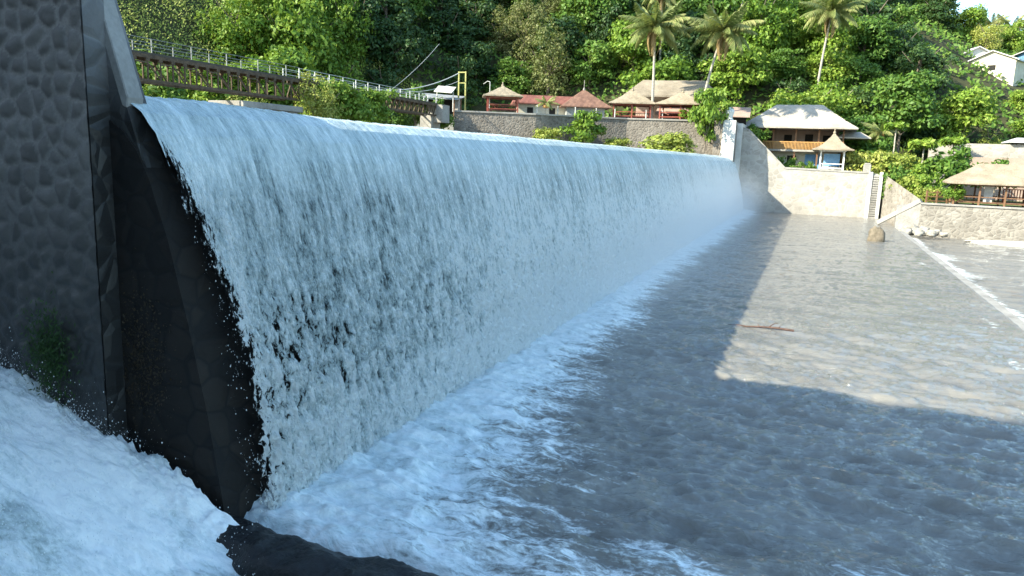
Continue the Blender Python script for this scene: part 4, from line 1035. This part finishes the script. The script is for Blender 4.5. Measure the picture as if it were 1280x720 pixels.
# ---- coconut palms
def frond_mesh(seed, L=4.6, droop=1.0, mat='leaf_palm', leafl=1.2):
    rg_ = np.random.default_rng(seed); V = []; F = []
    n = 44; t = np.linspace(0, 1, n)
    x = L*t*(1-.18*droop*t); z = 1.1*t*(1-.2*droop)-1.9*droop*t**2
    P = np.stack([x, np.zeros(n), z], 1)
    for i in range(4, n):
        d = P[i]-P[i-1]; d /= np.linalg.norm(d); ll = leafl*math.sin(math.pi*min(.96, .12+.86*t[i]))**.6*rg_.uniform(.8,1.1)
        for s in (-1, 1):
            dirv = np.array([.45*d[0], s*.62, d[2]*.4-.62*rg_.uniform(.6,1.3)]); dirv /= np.linalg.norm(dirv)
            wv = d*.10; a = P[i]; o_ = len(V)
            V += [a-wv*.5, a+wv*.5, a+dirv*ll*.6+wv*.55, a+dirv*ll+[0,0,-.1*ll], a+dirv*ll*.6-wv*.5]
            F += [(o_,o_+1,o_+2,o_+4), (o_+4,o_+2,o_+3,o_+3)]
    me = bpy.data.meshes.new('frond'); mb = MB(); mb.tube([tuple(p) for p in P[::4]], .055, .012, 5)
    off = len(V); V += [np.array(v) for v in mb.v]; F2 = [tuple(dict.fromkeys(f)) for f in F]+[tuple(i+off for i in f) for f in mb.f]
    me.from_pydata([tuple(map(float, v)) for v in V], [], F2); me.materials.append(M[mat]); me.update(); return me
FR = [frond_mesh(i, 4.4+.3*(i % 3), d) for i, d in enumerate((.35,.7,1.0,1.35))]; FD = frond_mesh(9, 3.6, 1.9, 'leaf_dry', .8)
def palm(loc, h, lean, label, s=1., nf=32, dry=6, name='coconut_palm', seed=0):
    rg_ = random.Random(seed); t = thing(name, loc, label, 'palm')
    pts = [(lean[0]*(q**1.6), lean[1]*(q**1.6), h*q) for q in [i/8 for i in range(9)]]
    MB().tube([(0,0,-.8)]+pts, .19*s, .11*s, 9).build('trunk', M['palm_bark'], t)
    top = pts[-1]
    for i in range(nf):
        el = i/nf; f_ = link('frond', FR[min(3, int(el*4))], t); f_.location = top
        f_.rotation_euler = (rg_.uniform(-.15,.15), -.75+el*1.0+rg_.uniform(-.12,.12), i*2.399+rg_.uniform(-.2,.2)); k2 = s*rg_.uniform(.85,1.15)*(.75 if el < .15 else 1); f_.scale = (k2,k2,k2)
    for i in range(dry):
        f_ = link('dry_frond', FD, t); f_.location = (top[0],top[1],top[2]-.15); f_.rotation_euler = (0, .55, i*1.6+rg_.random()); f_.scale = (s*.8,)*3
    mb = MB()
    for i in range(8):
        a = i*.785; mb.lathe([(.02,top[2]-.55),(.12,top[2]-.48),(.15,top[2]-.36),(.10,top[2]-.24),(.02,top[2]-.2)], 7, (top[0]+.26*math.cos(a), top[1]+.26*math.sin(a)))
    mb.build('coconuts', M['yellow_wood'], t)
    return t
def at(px, py, Y):
    d = fwd+R2*(px-640)/FPX-U2*(py-360)/FPX; t = Y/d.y; return (t*d.x, Y, CAMZ+t*d.z)
palm((-18.2,88.0,9.75), 10.6, (-.3,0), 'tall straight coconut palm standing in front of the big thatched hall', 1.0, seed=1)
palm((-13.0,90.0,9.6), 10.4, (1.9,0), 'leaning coconut palm right of the gazebos with a golden crown', 1.0, seed=2, dry=6)
palm((-1.0,112,12), 13.6, (1.0,0), 'coconut palm with a pale crown at the top of the frame above the house', 1.05, seed=3)
palm((-12.5,118,22), 12, (.6,0), 'partly hidden palm high behind the leaning coconut palm', .9, seed=4)
palm((-22.5,112,20), 9, (-.4,0), 'higher palm behind the straight coconut palm', .9, seed=5)
palm((-28.7,80.6,9.75), 1.5, (.1,0), 'young yellow green palm in front of the long red roof', .35, 14, 0, 'young_palm', 6)
palm((-12.4,87.9,9.75), 1.0, (0,0), 'young yellow palm at the right end of the retaining wall', .5, 16, 1, 'young_palm', 7)
palm((6.8,100,5), 4.6, (0,0), 'slender young palm right of the house with pale fronds', .55, 16, 1, 'young_palm', 8)
for i, (px, py, Y, h_, s_, lb) in enumerate([(1205,42,178,7,.8,'first palm from the left on the right ridge'),(1238,30,182,7,.8,'second palm from the left on the right ridge'),(1262,34,176,7,.8,'rightmost palm on the right ridge'),(1225,60,160,5,.7,'palm just above the hillside houses')]):
    p = at(px, py, Y); palm((p[0],p[1],p[2]-h_), h_, (.3,0), lb, s_*1.1, 18, 1, 'ridge_palm', 20+i)
# ---- papaya trees
pv, pf_ = crown(201, 1.5, .9, 22, 46, .20, .55, 'flat', droop=.3); PAP = mesh_np('crown', pv, pf_, M['leaf_bright'])
def papaya(loc, h, s, label):
    t = thing('papaya_tree', loc, label, 'papaya tree')
    mb = MB(); mb.tube([(0,0,-.5),(.05,0,h*.5),(0,0,h)], .11,.07,7)
    for i in range(9):
        a = i*2.4; mb.tube([(0,0,h-.1-.05*i),(math.cos(a)*.5*s,math.sin(a)*.5*s,h+.15),(math.cos(a)*1.1*s,math.sin(a)*1.1*s,h+.25)], .03,.015,5)
    mb.build('trunk', M['palm_bark'], t); c_ = link('crown', PAP, t); c_.location = (0,0,h); c_.scale = (s,s,s)
papaya((8.0,96,4.4), 5.6, .95, 'tall thin papaya tree with a flat crown, left of the pair')
papaya((10.9,95,4.0), 4.0, 1.2, 'fuller papaya tree right of the tall thin one')
papaya((14.6,101,5.0), 3.6, 1.1, 'papaya tree with a small flat crown above the terrace wall')
# moss clump on the near pier
rgm = np.random.default_rng(8); n = 1800
a = rgm.random(n); C = np.stack([-10.35+rgm.normal(0,.22,n), 7.46-abs(rgm.normal(0,.06,n)), 2.35+rgm.normal(0,.32,n)], 1)
V, F = leaves(C, rgm.normal(size=(n,3))*.5+[0,-1,.3], .035, 3, .3, 1.); tag(link('moss_patch', mesh_np('moss_patch', V, F, M['moss'])), 'dark green moss tuft on the wet foot of the cobbled pier', 'moss', kind='stuff')
n = 2600
C = np.stack([-9.0+rgm.normal(0,.26,n), 7.915-abs(rgm.normal(0,.015,n)), 2.3+rgm.normal(0,.5,n)], 1)
V, F = leaves(C, rgm.normal(size=(n,3))*.4+[0,-1,.2], .022, 4, .5, .6); tag(link('algae_patch', mesh_np('algae_patch', V, F, leafmat('brown_algae', (.03,.022,.012), (.05,.035,.02), (.08,.055,.03), .1))), 'brownish algae on the dark wet stones beside the falling water', 'algae', kind='stuff')
# bare pole on the upper river
o = MB().box(-.1,.1,-.1,.1,0,1.2).box(-.35,.1,-.05,.05,.8,.95).build('marker_post', M['pale_concrete']); o.location = (-34.5,63,6.0); tag(o, 'short pale marker post standing in the upper river below the zigzag span', 'post')
